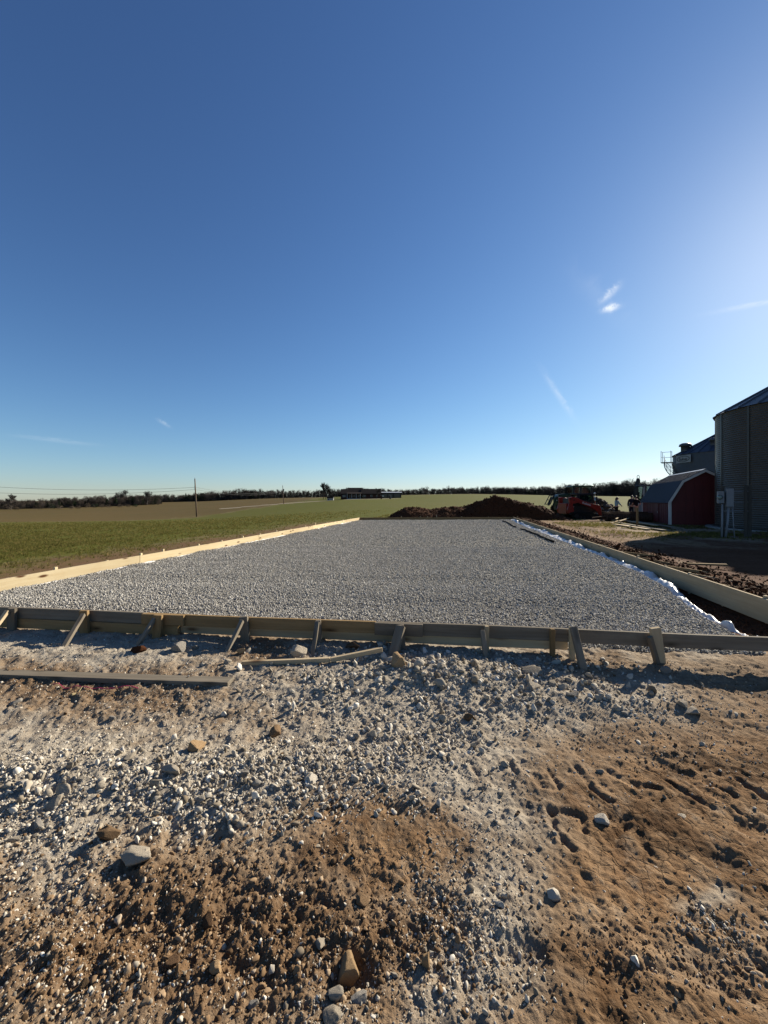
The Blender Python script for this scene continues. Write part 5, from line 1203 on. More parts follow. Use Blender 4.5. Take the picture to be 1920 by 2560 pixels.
def excavator():
    Y = 34.5; X0 = (1593 - 960) / F * Y
    root = empty('mini_excavator', (X0, Y, .03), R(8), 'dark mini excavator half hidden by the shed, hose loop above its cab', 'excavator')
    k = .00303; P = lambda zx, zy: ((zx - 1095) * k, (1327 - zy) * k)
    def side(name, pts, m, y0, y1, parent=root, bev=.012): return MB().prism([P(*p) for p in pts], y0, y1).build(name, MT[m], parent, bev)
    for s_ in (-1, 1):
        t = side('track', [(1040, 1327), (1700, 1327), (1760, 1270), (1730, 1200), (1010, 1200), (985, 1260)], 'rubber', s_ * .75 - .18, s_ * .75 + .18, bev=.04)
        for i in range(5): MB().lathe([(.01, -.02), (.11, -.02), (.11, .02), (.01, .02)], 14, (.0 + .42 * i, s_ * .75 - .19, .20), 'y').build('roller', MT['black_steel'], t)
    side('body', [(1030, 1190), (1740, 1190), (1760, 960), (1600, 860), (1300, 860), (1290, 930), (1040, 930)], 'machine_grey', -.8, .8, bev=.04)
    cab = empty('cab'); cab.parent = root
    def cs(name, pts, m, y0, y1, bev=.01): return MB().prism([P(*p) for p in pts], y0, y1).build(name, MT[m], cab, bev)
    cs('roof', [(1070, 440), (1100, 402), (1400, 395), (1420, 440)], 'black_steel', -.78, .22, .03)
    for y0, y1 in ((-.76, -.70), (.14, .20)):
        cs('pillar', [(1075, 440), (1100, 440), (1055, 700), (1035, 925), (1010, 925), (1025, 700)], 'black_steel', y0, y1); cs('pillar', [(1140, 440), (1185, 440), (1175, 925), (1120, 925)], 'black_steel', y0, y1); cs('pillar', [(1330, 440), (1400, 440), (1400, 925), (1330, 925)], 'black_steel', y0, y1)
        cs('window', [(1190, 445), (1328, 445), (1328, 800), (1185, 800)], 'cab_glass', y0 + .02, y1 - .02, 0)
        cs('lower_panel', [(1180, 800), (1330, 800), (1330, 925), (1176, 925)], 'black_steel', y0 + .01, y1 - .01)
    cs('windshield', [(1078, 452), (1122, 448), (1108, 690), (1040, 690)], 'pane_light', -.772, -.762, 0)  # opaque pale colour paints in the white reflection on the glass
    cs('seat', [(1230, 640), (1290, 600), (1310, 800), (1310, 900), (1200, 900), (1200, 830)], 'rubber', -.5, -.05)
    side('boom', [(1190, 930), (1170, 520), (1195, 300), (1230, 190), (1285, 190), (1310, 260), (1300, 420), (1260, 600), (1280, 930)], 'black_steel', .36, .56, bev=.02)
    side('stick', [(1240, 200), (1280, 195), (1330, 420), (1300, 640), (1270, 640)], 'black_steel', .40, .52, bev=.02)
    MB().tube([(P(1262, 150)[0] + .13 * math.cos(t) * .9, .46, P(1262, 150)[1] + .16 * math.sin(t)) for t in np.linspace(-1.4, 4.6, 22)], .022, 6).build('hydraulic_hose', MT['rubber'], root, smooth=True)
    for zx, zy in ((1100, 720), (1180, 745), (1215, 725)):
        a = P(zx, zy); MB().lathe([(.01, 0), (.06, .01), (.065, .08), (.01, .09)], 12, (a[0], -.83, a[1]), 'y').build('work_light', MT['lamp_white'], cab)
excavator()

# ------------------------------------------------------------------ people
def skin_mesh(name, pts, edges, rad, m, parent, root=0, sub=2):
    me = bpy.data.meshes.new(name); me.from_pydata([tuple(p) for p in pts], edges, [])
    ob = bpy.data.objects.new(name, me); COL.objects.link(ob)
    sk = ob.modifiers.new('s', 'SKIN'); sk.use_smooth_shade = True
    for i, r_ in enumerate(rad):
        d = me.skin_vertices[0].data[i]; d.radius = (r_, r_) if not isinstance(r_, tuple) else r_; d.use_root = (i == root)
    ss = ob.modifiers.new('u', 'SUBSURF'); ss.levels = sub; ss.render_levels = sub
    dg = bpy.context.evaluated_depsgraph_get(); me2 = bpy.data.meshes.new_from_object(ob.evaluated_get(dg)); me2.name = name
    bpy.data.objects.remove(ob); me2.materials.clear()
    return link(name, me2, m, parent)
def person(name, loc, rz, H, label, shirt, pants, hair_m, head_fwd=.0, armsL=None, armsR=None, long_hair=False, short_sleeve=True, stance=.11, bend=0.0):
    """x = facing direction, y = left; heights scaled from 1.75 m"""
    root = empty(name, loc, rz, label, 'person'); k = H / 1.75
    V = lambda x, y, z: Vector((x + bend * max(0, z - .95), y, z)) * k
    hip = [V(0, s_ * .09, .92) for s_ in (1, -1)]
    A = {1: armsL or [(.02, .20, 1.42), (.03, .25, 1.14), (.08, .24, .88)], -1: armsR or [(.02, -.20, 1.42), (.03, -.25, 1.14), (.08, -.24, .88)]}
    pts = [V(0, 0, .96), V(0, 0, 1.15), V(0, 0, 1.34), V(0, 0, 1.45), V(head_fwd * .4, 0, 1.54), V(head_fwd, 0, 1.64)]; ed = [(0, 1), (1, 2), (2, 3), (3, 4), (4, 5)]; rad = [.13, .12, .14, .10, .055, .085]
    hands = []
    for s_ in (1, -1):
        b = len(pts); a = A[s_]
        pts += [V(.0, s_ * .17, 1.42), V(*a[1]), V(*a[2])]; ed += [(3, b), (b, b + 1), (b + 1, b + 2)]; rad += [.062, .045, .033]
        b = len(pts)
        pts += [V(0, s_ * .09, .90), V(.02, s_ * stance, .50), V(-.02, s_ * stance, .09)]; ed += [(0, b), (b, b + 1), (b + 1, b + 2)]; rad += [.088, .058, .042]
    skin_mesh('body', pts, ed, [r_ * k for r_ in rad], MT['skin'], root)
    # head, with face
    hd = Vector(V(head_fwd + .01, 0, 1.655))
    h = MB().lathe([(.001, -.125), (.045, -.115), (.066, -.07), (.078, -.01), (.080, .05), (.062, .095), (.03, .115), (.001, .12)], 16).build('head', MT['skin'], root, smooth=True); h.location = hd; h.scale = (1.15 * k, k, k)
    MB().prism([(.085, -.035), (.118, -.03), (.088, .02)], -.014, .014).build('nose', MT['skin'], h, .004)
    for s_ in (-1, 1):
        MB().lathe([(.001, -.01), (.011, 0), (.001, .01)], 8, (.077, s_ * .03, .02)).build('eye', MT['lettering_black'], h); MB().lathe([(.001, -.03), (.02, 0), (.001, .03)], 8, (0, s_ * .08, .0)).build('ear', MT['skin'], h)
    MB().box(.074, .083, -.022, .022, -.068, -.060).build('mouth', MT['lettering_red'], h)
    hair = MB().lathe([(.083, -.02), (.090, .04), (.074, .10), (.036, .128), (.001, .134)], 16).build('hair', MT[hair_m], h, smooth=True); hair.location = (-.012, 0, 0)
    if long_hair: MB().tube([(-.06, 0, .05), (-.11, 0, -.03), (-.12, .01, -.16), (-.11, .01, -.27)], [.06, .065, .045, .015], 8).build('ponytail', MT[hair_m], h, smooth=True)
    # shirt
    p = [V(0, 0, .94), V(0, 0, 1.15), V(0, 0, 1.34), V(.0, 0, 1.46)]; e = [(0, 1), (1, 2), (2, 3)]; r_ = [.165, .15, .165, .095]
    for s_ in (1, -1):
        b = len(p); a = A[s_]; mid = Vector(V(*a[1])) * .85 + Vector(V(0, s_ * .17, 1.42)) * .15 if short_sleeve else Vector(V(*a[1]))
        p += [V(0, s_ * .175, 1.42), mid]; e += [(3, b), (b, b + 1)]; r_ += [.082, .066]
        if not short_sleeve: p.append(Vector(V(*a[1])) * .12 + Vector(V(*a[2])) * .88); e.append((b + 1, b + 2)); r_.append(.05)
    skin_mesh('shirt', p, e, [q * k for q in r_], MT[shirt], root)
    p = [V(0, 0, .98)]; e = []; r_ = [.145]
    for s_ in (1, -1):
        b = len(p); p += [V(0, s_ * .085, .88), V(.02, s_ * stance, .50), V(-.02, s_ * stance, .10)]; e += [(0, b), (b, b + 1), (b + 1, b + 2)]; r_ += [.105, .080, .068]
    skin_mesh('trousers', p, e, [q * k for q in r_], MT[pants], root)
    for s_ in (1, -1):
        sh = MB().add([(x, y * w + 0, z) for x, w, z in ((-.09, .85, 0), (.05, 1, 0), (.17, .7, 0), (-.09, .75, .09), (.02, .8, .10), (.16, .5, .045)) for y in (-.045, .045)],
                      [(0, 1, 3, 2), (2, 3, 5, 4), (6, 8, 9, 7), (8, 10, 11, 9), (0, 6, 7, 1), (4, 5, 11, 10), (0, 2, 8, 6), (2, 4, 10, 8), (1, 7, 9, 3), (3, 9, 11, 5)]).build('shoe', MT['rubber'], root, .008)
        sh.location = V(-.02, s_ * stance, 0); sh.scale = (k, k, k)
        # hand: palm, thumb and four fingers
        a = A[s_]; w, el_ = Vector(V(*a[2])), Vector(V(*a[1])); d = (w - el_).normalized(); sd = d.cross(Vector((0, s_, 0))); sd = sd.normalized() if sd.length > .1 else Vector((1, 0, 0)); nn = d.cross(sd)
        hp = [w, w + d * .05, w + d * .085]; he = [(0, 1), (1, 2)]; hr = [.030, .036, .030]
        for j, (off, ln) in enumerate(((-.028, .062), (-.010, .072), (.010, .068), (.027, .052))):
            b = len(hp); hp += [w + d * .09 + sd * off, w + d * (.09 + ln * .55) + sd * off + nn * s_ * .008, w + d * (.09 + ln) + sd * off + nn * s_ * .022]; he += [(2, b), (b, b + 1), (b + 1, b + 2)]; hr += [.0095, .009, .0075]
        b = len(hp); hp += [w + d * .035 - sd * .038, w + d * .07 - sd * .055 + nn * s_ * .01]; he += [(1, b), (b, b + 1)]; hr += [.012, .009]
        skin_mesh('hand', hp, he, hr, MT['skin'], root, 0, 1)
    return root
def people():
    x, y = (1541 - 960) / F * 33.2, 33.2
    person('person', (x, y, gz(x, y)), R(0), 1.70, 'person in a pale teal shirt with dark ponytail, looking down near the rubble', 'cloth_teal', 'cloth_black', 'hair', .05, [(.02, .2, 1.42), (.10, .24, 1.16), (.24, .20, 1.02)], [(.02, -.2, 1.42), (.14, -.24, 1.17), (.30, -.18, 1.04)], True, False, .10, .04)
    x, y = (1590 - 960) / F * 30.6, 30.6
    person('person', (x, y, gz(x, y)), R(85), 1.80, 'person in a black shirt and khaki trousers standing with back turned', 'cloth_black', 'cloth_khaki', 'hair', .04, [(.0, .2, 1.42), (-.06, .30, 1.16), (.16, .24, 1.04)], [(.0, -.2, 1.42), (-.06, -.30, 1.16), (.16, -.24, 1.04)], False, True, .10)
    x, y = (1579.5 - 960) / F * 32.4, 32.4
    person('person', (x, y, gz(x, y)), R(60), 1.86, 'person in dark clothes half hidden behind the one in khaki trousers', 'cloth_navy', 'cloth_navy', 'hair', .04, None, None, False, False, .10)
people()

# ------------------------------------------------------------------ far house, outbuildings, pillars
def house():
    D = 200.0; k = .0213; X0 = (840 + 110 * .1025 - 960) / F * D; z0 = 2.2
    root = empty('house', (X0, D, z0), 0, 'long dark brick house with a columned porch on the rise', 'house')
    ex = lambda zx: (zx - 110) * k
    def wing(x0, x1, ridge, eave, y0, dep, ovl=.35):
        MB().box(x0, x1, y0, y0 + dep, -1.2, eave).build('wall', MT['brick'], root)
        MB().add([(x0, y0, eave - .01), (x0, y0 + dep, eave - .01), (x0, y0 + dep / 2, ridge - .15), (x1, y0, eave - .01), (x1, y0 + dep, eave - .01), (x1, y0 + dep / 2, ridge - .15)], [(0, 2, 1), (3, 4, 5), (0, 3, 5, 2), (1, 2, 5, 4)]).build('gable', MT['brick'], root)
        rf = empty('roof'); rf.parent = root
        for s_ in (-1, 1):
            ye = y0 + dep / 2 + s_ * (dep / 2 + .4); ze = eave - .4 * (ridge - eave) / (dep / 2)
            MB().add([(x0 - ovl, ye, ze), (x1 + ovl, ye, ze), (x1 + ovl, y0 + dep / 2, ridge), (x0 - ovl, y0 + dep / 2, ridge), (x0 - ovl, ye, ze + .16), (x1 + ovl, ye, ze + .16), (x1 + ovl, y0 + dep / 2, ridge + .16), (x0 - ovl, y0 + dep / 2, ridge + .16)],
                     [(0, 1, 2, 3), (4, 5, 6, 7), (0, 1, 5, 4), (1, 2, 6, 5), (2, 3, 7, 6), (3, 0, 4, 7)]).build('slope', MT['shingle'], rf)
        MB().box(x0 - ovl, x1 + ovl, y0 - .46, y0 - .42, eave - .62, eave - .40).build('fascia', MT['shingle'], rf)
    wing(ex(115), ex(270), 5.0, 2.65, .0, 9); wing(ex(272), ex(620), 5.75, 2.75, .9, 11); wing(ex(622), ex(1088), 5.1, 2.65, .3, 9)
    # porch
    MB().box(ex(272), ex(618), -1.6, .85, -.8, .12).build('porch_floor', MT['concrete'], root)
    MB().add([(ex(265), -1.9, 2.45), (ex(625), -1.9, 2.45), (ex(625), .9, 3.1), (ex(265), .9, 3.1), (ex(265), -1.9, 2.62), (ex(625), -1.9, 2.62), (ex(625), .9, 3.25), (ex(265), .9, 3.25)], [(0, 1, 2, 3), (4, 5, 6, 7), (0, 1, 5, 4), (1, 2, 6, 5), (2, 3, 7, 6), (3, 0, 4, 7)]).build('porch_roof', MT['shingle'], root)
    for zx in (281, 391, 501, 600): MB().box(ex(zx) - .15, ex(zx) + .15, -1.75, -1.45, .12, 2.47).build('porch_column', MT['sign_white'], root)
    def win(zx0, zx1, y, z0_, z1_, panes=2):
        w = MB().box(ex(zx0), ex(zx1), y - .10, y - .02, z0_, z1_).build('window', MT['sign_white'], root)
        n = panes; wd = (ex(zx1) - ex(zx0)) / n
        for i in range(n):
            for j in range(2):
                a = ex(zx0) + wd * i + .09; b0 = z0_ + (z1_ - z0_) * j / 2 + .06; MB().box(a, a + wd - .18, y - .13, y - .101, b0, b0 + (z1_ - z0_) / 2 - .12).build('pane', MT['pane_dark'], w)
    win(160, 236, .0, .75, 2.1, 3); win(425, 462, .9, .8, 2.1, 1); win(535, 570, .9, .8, 2.1, 1); win(652, 728, .3, .75, 2.05, 2); win(842, 886, .3, .85, 2.05, 1); win(985, 1010, .3, .85, 2.0, 1)
    d = MB().box(ex(312), ex(352), .80, .88, .14, 2.25).build('door', MT['brick'], root); MB().box(ex(318), ex(346), .77, .799, .3, 2.1).build('pane', MT['pane_dark'], d)
    # outbuilding
    xo = (840 + 1097 * .1025 - 960) / F * 206; ob = empty('outbuilding', (xo, 206, 2.3), 0, 'low dark outbuilding with a pale metal roof right of the house', 'barn'); w = 495 * .1025 / F * 206
    MB().box(0, w, 0, 8, -1, 3.05).build('wall', MT['barn_dark'], ob)
    MB().add([(-.4, -.6, 3.06), (w + .4, -.6, 3.06), (w + .4, 4, 3.5), (-.4, 4, 3.5), (-.4, 8.6, 3.06), (w + .4, 8.6, 3.06), (-.4, -.6, 3.20), (w + .4, -.6, 3.20), (w + .4, 4, 3.66), (-.4, 4, 3.66), (-.4, 8.6, 3.2), (w + .4, 8.6, 3.2)],
             [(6, 7, 8, 9), (9, 8, 11, 10), (0, 1, 7, 6), (0, 3, 2, 1), (3, 4, 5, 2), (1, 2, 8, 7), (0, 6, 9, 3), (2, 5, 11, 8), (3, 9, 10, 4), (4, 10, 11, 5)]).build('roof', MT['metal_pale'], ob)
    for a, b in ((.06, .30), (.34, .58), (.64, .94)): MB().box(w * a, w * b, -.06, -.01, -.2, 2.5).build('door', MT['pane_dark'], ob)
    # gate pillars, sign wall
    for zx, lb in ((1103, 'left brick gate pillar before the outbuilding, with a white panel'), (1318, 'right brick gate pillar before the outbuilding')):
        xp = (840 + zx * .1025 - 960) / F * 184; g = gz(xp, 184); p_ = empty('gate_pillar', (xp, 184, g), 0, lb, 'pillar')
        MB().box(-.32, .32, -.3, .3, -.5, 1.75).build('shaft', MT['brick'], p_); MB().box(-.4, .4, -.38, .38, 1.751, 1.9).build('cap', MT['concrete'], p_)
        if zx < 1200: MB().box(.33, 1.35, -.06, .06, 1.15, 1.7).build('panel', MT['white_trim'], p_)
        else: MB().box(.33, .52, -.25, .25, -.3, 1.7).build('panel', MT['white_trim'], p_)  # white slab paints in the sunlit side of the pillar
    # well house
    xw = (818 - 960) / F * 190; g = gz(xw + 1.6, 190); r_ = empty('well_house', (xw, 190, g), 0, 'tiny pale well house with a dark roof left of the house', 'hut')
    MB().box(0, 3.0, 0, 2.4, -.5, 1.15).build('wall', MT['sign_white'], r_); MB().prism([(-.25, 1.151), (3.25, 1.151), (3.1, 1.75), (-.1, 1.75)], -.3, 2.7).build('roof', MT['shingle'], r_); MB().box(.4, 1.0, -.04, -.01, .2, .9).build('window', MT['pane_dark'], r_); MB().box(2.95, 3.3, -.6, -.3, 1.0, 1.5).build('lamp', MT['white_trim'], r_)
house()

# ------------------------------------------------------------------ power poles and lines
def poles():
    tops = []
    for px, pb, pt, d, lean, lb in ((492, 1295, 1197, 88, -.45, 'tall leaning wooden power pole in the near field'), (709.5, 1262, 1214, 180, -.55, 'distant wooden power pole by the farm drive')):
        x = (px - 960) / F * d; z = CZ - (pb - HY) / F * d; zt = CZ - (pt - HY) / F * d; g = gz(x, d)
        root = empty('power_pole', (x, d, g), 0, lb, 'power pole')
        h = zt - g; MB().tube([(0, 0, -.4), (lean * .5, 0, h * .5), (lean, 0, h)], [.17, .145, .11], 12).build('pole', MT['pole_wood'], root, smooth=True)
        MB().tube([(lean, 0, h), (lean, 0, h + .25)], .05, 8).build('pin', MT['insulator'], root)
        for dz in (-1.9, -2.4): MB().lathe([(.01, 0), (.07, .02), (.07, .14), (.01, .16)], 10, (lean * .85 - .12, 0, h + dz)).build('insulator', MT['insulator'], root)
        if d > 100: MB().lathe([(.01, 0), (.28, .02), (.28, .8), (.01, .82)], 12, (lean * .8 + .38, 0, h - 2.4)).build('transformer', MT['galv_dark'], root)
        tops.append((x + lean * .85, d, g + h))
    (xa, ya, za), (xb, yb, zb) = tops
    for i, (dz, pyl) in enumerate(((-1.95, 1209), (-2.45, 1227))):
        A = Vector((-95, 80, CZ + (HY - pyl) / F * 80 + .4)); Bv = Vector((xa, ya, za + dz)); Cv = Vector((xb, yb, zb + dz)); pts = []
        for k in range(25):
            t = k / 24; p = A.lerp(Bv, t); p.z -= 1.1 * 4 * t * (1 - t); pts.append(p)
        tag(MB().tube(pts, .026, 5).build('power_line', MT['wire']), ('upper' if i == 0 else 'lower') + ' wire running left from the near power pole', 'wire')
        pts = []
        for k in range(25):
            t = k / 24; p = Bv.lerp(Cv, t); p.z -= 1.6 * 4 * t * (1 - t); pts.append(p)
        tag(MB().tube(pts, .024, 5).build('power_line', MT['wire']), ('upper' if i == 0 else 'lower') + ' wire between the near and the distant power pole', 'wire')
poles()

# ------------------------------------------------------------------ trees
def tree_geo(seed, H=10.0, spread=.42, levels=4, bare=True, trunk_r=.16, leafn=0, first=.25, twl=.9):
    g = random.Random(seed); tk = MB(); tv, tf = [], []
    def twig(p, d, ln, w):
        s_ = d.cross(Vector((g.uniform(-1, 1), g.uniform(-1, 1), g.uniform(-1, 1)))); s_ = s_.normalized() * w if s_.length > 1e-3 else Vector((w, 0, 0))
        b = len(tv); tv.extend([tuple(p - s_), tuple(p + s_), tuple(p + d * ln)]); tf.append((b, b + 1, b + 2))
    def grow(p, d, ln, r_, lev):
        n = 3; pts = [p]; q = p.copy(); dd = d.copy()
        for i in range(n):
            dd = (dd + Vector((g.gauss(0, .13), g.gauss(0, .13), g.uniform(-.02, .14)))).normalized(); q = q + dd * ln / n; pts.append(q.copy())
        rad = [r_, r_ * .85, r_ * .68, r_ * .5]
        if lev <= levels - 2: tk.tube(pts, rad, 6 if lev == 0 else 4, False)
        else:
            for a, b in zip(pts[:-1], pts[1:]): twig(a, (b - a).normalized(), (b - a).length * 1.15, max(r_ * .7, .02))
        if lev >= levels:
            for _ in range(3): twig(q, (dd + Vector((g.gauss(0, .6), g.gauss(0, .6), g.gauss(.1, .5)))).normalized(), g.uniform(.25, .6) * twl, .024)
            return
        nb = {0: 7, 1: 5, 2: 4, 3: 3}.get(lev, 3)
        for i in range(nb):
            t = g.uniform(first if lev == 0 else .3, 1.0); j = min(int(t * n), n - 1); f = t * n - j; pp = pts[j].lerp(pts[j + 1], f)
            ax = Vector((g.gauss(0, 1), g.gauss(0, 1), g.uniform(-.1, .5))).normalized()
            nd_ = (dd * (1.0 - spread * .4) + ax * spread * 1.6).normalized()
            grow(pp, nd_, ln * g.uniform(.42, .66), r_ * .48 * (1.1 - .4 * t), lev + 1)
        grow(q, dd, ln * .5, r_ * .5, lev + 1)
    grow(Vector((0, 0, 0)), Vector((0, 0, 1)), H * .55, trunk_r, 0)
    return tk, tv, tf
def fit(meshlist, H):
    zmax = max(max((v[2] for v in vs_), default=0) for vs_ in meshlist); return H / max(zmax, .1)
def single_tree(name, x, y, H, seed, label, spread=.42, group=None, trunk_r=.2, levels=4, mats=('bark', 'twig_dark'), cat='tree', first=.25, wide=1.0):
    tk, tv, tf = tree_geo(seed, H, spread, levels, True, trunk_r, first=first); s_ = fit([tk.v, tv], H)
    root = empty(name, (x, y, gz(x, y) - .1), random.uniform(0, 6), label, cat, group)
    a = tk.build('trunk', MT[mats[0]], root); b = link('crown', np_mesh('crown', tv, None, tf), MT[mats[1]], root)
    for o in (a, b): o.scale = (s_ * wide, s_ * wide, s_)
    return root
def near_trees():
    d = 232
    def at(px, d_): return (px - 960) / F * d_, d_
    x, y = at(808, d); single_tree('bare_tree', x, y, 10.4, 21, 'tall dense bare tree left of the house', .30, trunk_r=.22, levels=5)
    x, y = at(814, d - 2); single_tree('bare_tree', x, y, 9.9, 22, 'bare tree close beside the tall dense one', .26, trunk_r=.18, levels=4)
    x, y = at(826.5, d); single_tree('bare_tree', x, y, 9.0, 23, 'slender bare tree between the dense tree and the house', .24, trunk_r=.15)
    x, y = at(941, 190); single_tree('young_tree', x, y, 5.6, 25, 'thin young bare tree in front of the house', .22, trunk_r=.06, levels=3)
    x, y = at(28, 240); single_tree('bare_tree', x, y, 10.5, 31, 'tall bare tree rising over the hedge at far left', .40, trunk_r=.24, levels=5)
    x, y = at(302, 300); single_tree('bare_tree', x, y, 13, 32, 'bare tree standing above the far left woods', .38, trunk_r=.26, levels=5)
    x, y = at(369, 300); single_tree('bare_tree', x, y, 12, 33, 'bare tree at the end of the left woods', .38, trunk_r=.24, levels=5)
    x, y = at(905, 187); r_ = empty('porch_shrub', (x, y, gz(x, y)), 0, 'small dark shrub on the drive edge before the house', 'shrub')
    for j in range(1): tk, tv, tf = tree_geo(41, 1.3, .6, 3, True, .03, first=.05); tk.build('stem', MT['bark'], r_); link('crown', np_mesh('crown', tv, None, tf), MT['evergreen'], r_)
near_trees()
def leafy_geo(seed, H, W, n, size, cone=False):
    g = np.random.default_rng(seed); v, f = [], []
    z = g.uniform(.08, 1, n) ** (.9); th = g.uniform(0, 6.283, n)
    if cone: rr = (1 - z) ** .8 * W * np.sqrt(g.uniform(.25, 1, n))
    else: rr = W * np.sqrt(np.clip(1 - ((z - .5) / .55) ** 2, .02, 1)) * np.sqrt(g.uniform(.2, 1, n)) * (1 + .25 * np.sin(th * 3 + seed))
    c = np.stack([rr * np.cos(th), rr * np.sin(th), z * H], -1)
    a = g.normal(size=(n, 3)); a /= np.linalg.norm(a, axis=1)[:, None]; b = np.cross(a, g.normal(size=(n, 3))); b /= np.linalg.norm(b, axis=1)[:, None]
    s_ = size * g.uniform(.5, 1.3, n)[:, None]
    v = np.stack([c - a * s_, c + a * s_ * .6 - b * s_ * .6, c + a * s_ + b * s_ * .3, c + b * s_ * .7], 1).reshape(-1, 3)
    q = np.arange(n * 4).reshape(-1, 4)
    return v, q
ORD = ['first', 'second', 'third', 'fourth', 'fifth', 'sixth', 'seventh', 'eighth', 'ninth', 'tenth', 'eleventh', 'twelfth', 'thirteenth', 'fourteenth', 'fifteenth', 'sixteenth']
def shrubs():
    i = 0
    for px, H, W in ((20, 3.6, 2.4), (40, 2.2, 1.8), (96, 3.0, 2.4), (131, 3.4, 1.6), (150, 2.4, 1.6), (180, 2.0, 1.6), (196, 2.2, 1.5), (219, 3.2, 1.8), (237, 2.6, 2.0), (257, 2.2, 1.6), (272, 2.2, 1.7), (300, 2.0, 1.6), (320, 1.8, 1.6), (338, 1.6, 1.6), (384, 3.2, 1.6), (396, 2.8, 1.2)):
        d = 236 + (px > 200) * 20 + random.uniform(-4, 4) + (px > 360) * 35; x = (px - 960) / F * d
        root = empty('hedge_shrub', (x, d, gz(x, d) - .1), 0, ('dark cedar shrub' if i in (3, 8, 13, 14) else 'brown winter shrub') + ' before the left woods, ' + ORD[i] + ' from the left', 'shrub', 'shrubs along the left hedge')
        tk, tv, tf = tree_geo(600 + i, H, .6, 3, True, .05, first=.05); s_ = fit([tk.v, tv], H)
        a = tk.build('stem', MT['bark'], root); a.scale = (s_,) * 3
        v, q = leafy_geo(700 + i, H, W, 260, .16); link('crown', np_mesh('crown', v, q, None), MT['evergreen' if i in (3, 8, 13, 14) else 'scrub'], root); i += 1
shrubs()
def woods():
    bare = []
    for k in range(9):
        tk, tv, tf = tree_geo(800 + k, 12, .36 + .02 * (k % 4), 4, True, .17, first=.2, twl=1.6); s_ = fit([tk.v, tv], 12.0)
        off = len(tk.v); me = bpy.data.meshes.new('wood_tree'); v, q = leafy_geo(850 + k, 11.2, 2.7, 330, .20)
        q2 = [tuple(int(i) + off + len(tv) for i in qq) for qq in q]; v = v + np.array([0, 0, .6])
        me.from_pydata([tuple(np.array(p) * s_) for p in tk.v] + [tuple(np.array(p) * s_) for p in tv] + [tuple(p) for p in v], [], tk.f + [tuple(i + off for i in t) for t in tf] + q2)
        me.materials.append(MT['twig' if k % 3 else 'twig_dark']); bare.append(me)
    ever = []
    for k in range(4):
        v, q = leafy_geo(870 + k, 8.5, 2.2, 620, .26, k % 2 == 0); me = np_mesh('wood_evergreen', v, q); me.materials.append(MT['evergreen']); ever.append(me)
    under = []
    for k in range(4):
        v, q = leafy_geo(890 + k, 4.2, 2.6, 420, .25); me = np_mesh('wood_under', v, q); me.materials.append(MT['twig_dark']); under.append(me)
    cb = proto_set('wood_bare', bare, MT['twig']); ce = proto_set('wood_ever', ever, MT['evergreen']); cu = proto_set('wood_under', under, MT['twig_dark'])
    def line(name, label, poly, rows, gap, hs, ev, seed):
        """poly: (px, distance, tree height) along the edge of the wood"""
        P = np.array(poly, float); g = np.random.default_rng(seed); B, E, U = [], [], []
        for r_ in range(rows):
            px = P[0, 0]
            while px < P[-1, 0]:
                d = np.interp(px, P[:, 0], P[:, 1]) + r_ * 7 + g.uniform(-3, 3); h = np.interp(px, P[:, 0], P[:, 2]) * g.uniform(.60, 1.0) * (1.0 + .03 * r_)
                if g.random() < .04: h *= 1.22
                x = (px - 960) / F * d; z = float(base_h(np.array([x]), np.array([d]))[0])
                if r_ == 0: U.append((x + g.uniform(-2, 2), d - 2.5, z - .3, g.uniform(.5, 1.0) * h / 12))
                U.append((x + g.uniform(-2, 2), d + 1, z - .3, g.uniform(.8, 1.5) * h / 12))
                if g.random() < ev: E.append((x, d, z - .2, h * .8 / 8.5))
                else: B.append((x, d, z - .2, h / 12))
                px += gap * g.uniform(.6, 1.4) * F / d
        for nm, lst, c, n in (('bare_wood', B, cb, 9), ('evergreen_wood', E, ce, 4), ('undergrowth', U, cu, 4)):
            if not lst: continue
            a = np.array(lst); rot = np.zeros((len(a), 3)); rot[:, 2] = g.uniform(0, 6.28, len(a)); s_ = np.stack([a[:, 3] * g.uniform(.85, 1.2, len(a)), a[:, 3] * g.uniform(.85, 1.2, len(a)), a[:, 3]], -1)
            scatter(nm, a[:, :3], rot, s_, c, n, {'bare_wood': 'bare winter trees of the ', 'evergreen_wood': 'dark cedars among the ', 'undergrowth': 'brushy undergrowth of the '}[nm] + label, 'woods')
    line('l', 'woods at the far left of the field', [(-260, 262, 7.6), (0, 262, 7.2), (150, 266, 7.6), (300, 290, 9.4), (390, 312, 8.6), (402, 320, 6)], 5, 2.8, 1, .30, 1)
    line('m', 'long distant wood line left of the house', [(330, 440, 9), (460, 440, 10), (560, 420, 11.5), (600, 405, 12.5), (700, 385, 9.0), (780, 375, 8.0), (860, 380, 9.5), (960, 385, 8.5)], 4, 3.0, 1, .22, 2)
    line('r', 'distant wood line right of the house', [(940, 400, 8), (1000, 392, 7), (1100, 400, 8), (1200, 450, 9.5), (1330, 452, 11), (1400, 380, 10.5), (1450, 330, 11.5), (1520, 300, 12.0), (1600, 285, 12.5), (1700, 280, 13.5), (1950, 275, 13), (2300, 275, 13)], 4, 2.8, 1, .10, 3)
woods()
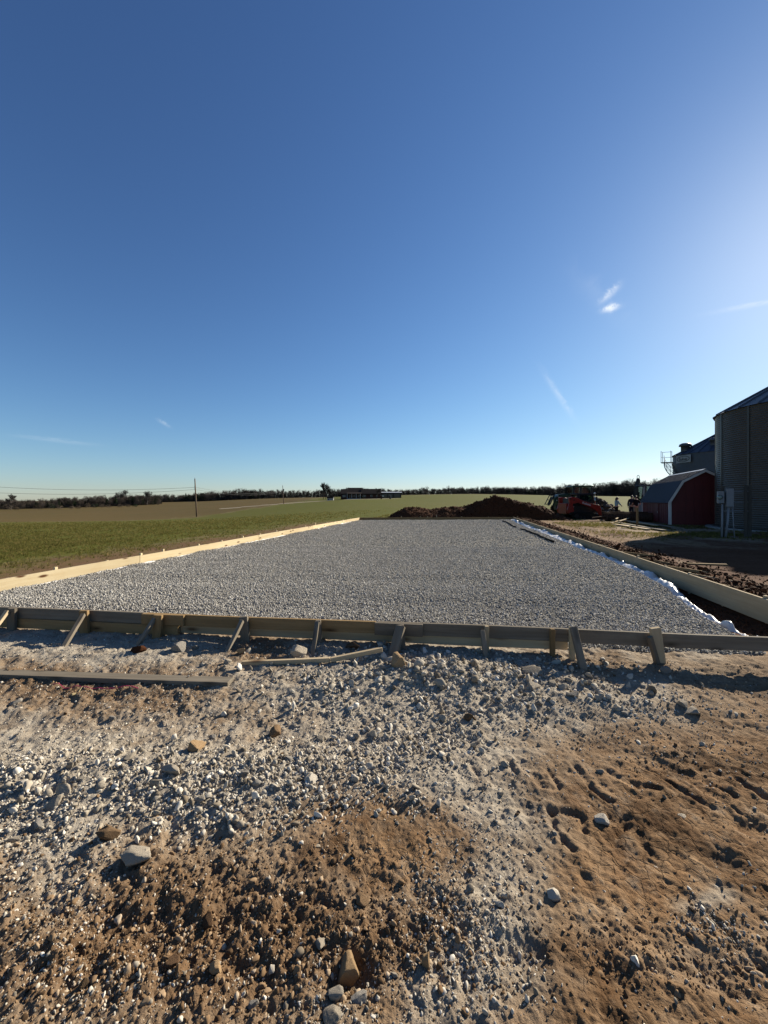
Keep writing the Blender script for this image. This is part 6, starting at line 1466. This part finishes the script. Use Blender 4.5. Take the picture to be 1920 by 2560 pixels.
def grass():
    ms = []
    for k in range(6):
        g = random.Random(60 + k); v, f = [], []
        for b in range(9):
            a = g.uniform(0, 6.28); r_ = g.uniform(0, .035); x, y = r_ * math.cos(a), r_ * math.sin(a); h = g.uniform(.04, .085); ln = g.uniform(.01, .05); w = .0035; dx, dy = math.cos(a), math.sin(a); i = len(v)
            v += [(x - dy * w, y + dx * w, 0), (x + dy * w, y - dx * w, 0), (x + dx * ln * .4 + dy * w * .7, y + dy * ln * .4 - dx * w * .7, h * .6), (x + dx * ln * .4 - dy * w * .7, y + dy * ln * .4 + dx * w * .7, h * .6), (x + dx * ln, y + dy * ln, h)]
            f += [(i, i + 1, i + 2, i + 3), (i + 3, i + 2, i + 4)]
        me = bpy.data.meshes.new('tuft'); me.from_pydata(v, [], f); me.materials.append(MT['grass_blade']); ms.append(me)
    c = proto_set('tuft', ms, MT['grass_blade'])
    n = 160000; d = 4.2 * (60 / 5.0) ** rng.uniform(0, 1, n); t = rng.uniform(-1.9, .42, n); x = t * d; y = d
    el = -edge_d(x, y, BL, FL); eb = -edge_d(x, y, BR, BL)
    den = smooth(.8, 7.0, el + 1.6 * fbm(x, y, .9, 4, 102)) * (.35 + .9 * (fbm(x, y, .9, 4, 140) + .4))
    den = np.where((el > .15), den, 0); den = np.maximum(den, np.where((eb > 1.0) & (x < .3 + .02 * y) & (el < .15), .8, 0))
    den = den * smooth(62, 24, y) * (1 - .9 * smooth(-24, -48, x))
    ok = rng.uniform(0, 1, n) < den; x, y = x[ok], y[ok]
    # islands of grass in the yard
    m = 8000; xi = np.concatenate([rng.normal(13.5, 3.0, m // 2), rng.normal(14.6, 2.8, m // 2)]); yi = np.concatenate([rng.normal(22.5, 1.7, m // 2), rng.normal(16.8, 1.1, m // 2)])
    k = (fbm(xi, yi, .8, 4, 131) > -.25) & (-edge_d(xi, yi, FR, BR) > 2.2); x = np.append(x, xi[k]); y = np.append(y, yi[k])
    s = rng.uniform(.4, .9, len(x)) * (1 + .03 * y); z = ground_h(x, y) - .004
    rot = np.zeros((len(x), 3)); rot[:, 2] = rng.uniform(0, 6.28, len(x))
    scatter('grass', np.stack([x, y, z], -1), rot, np.stack([s, s, s * rng.uniform(.7, 1.1, len(x))], -1), c, 6, 'short green winter grass growing over the field', 'grass')
grass()
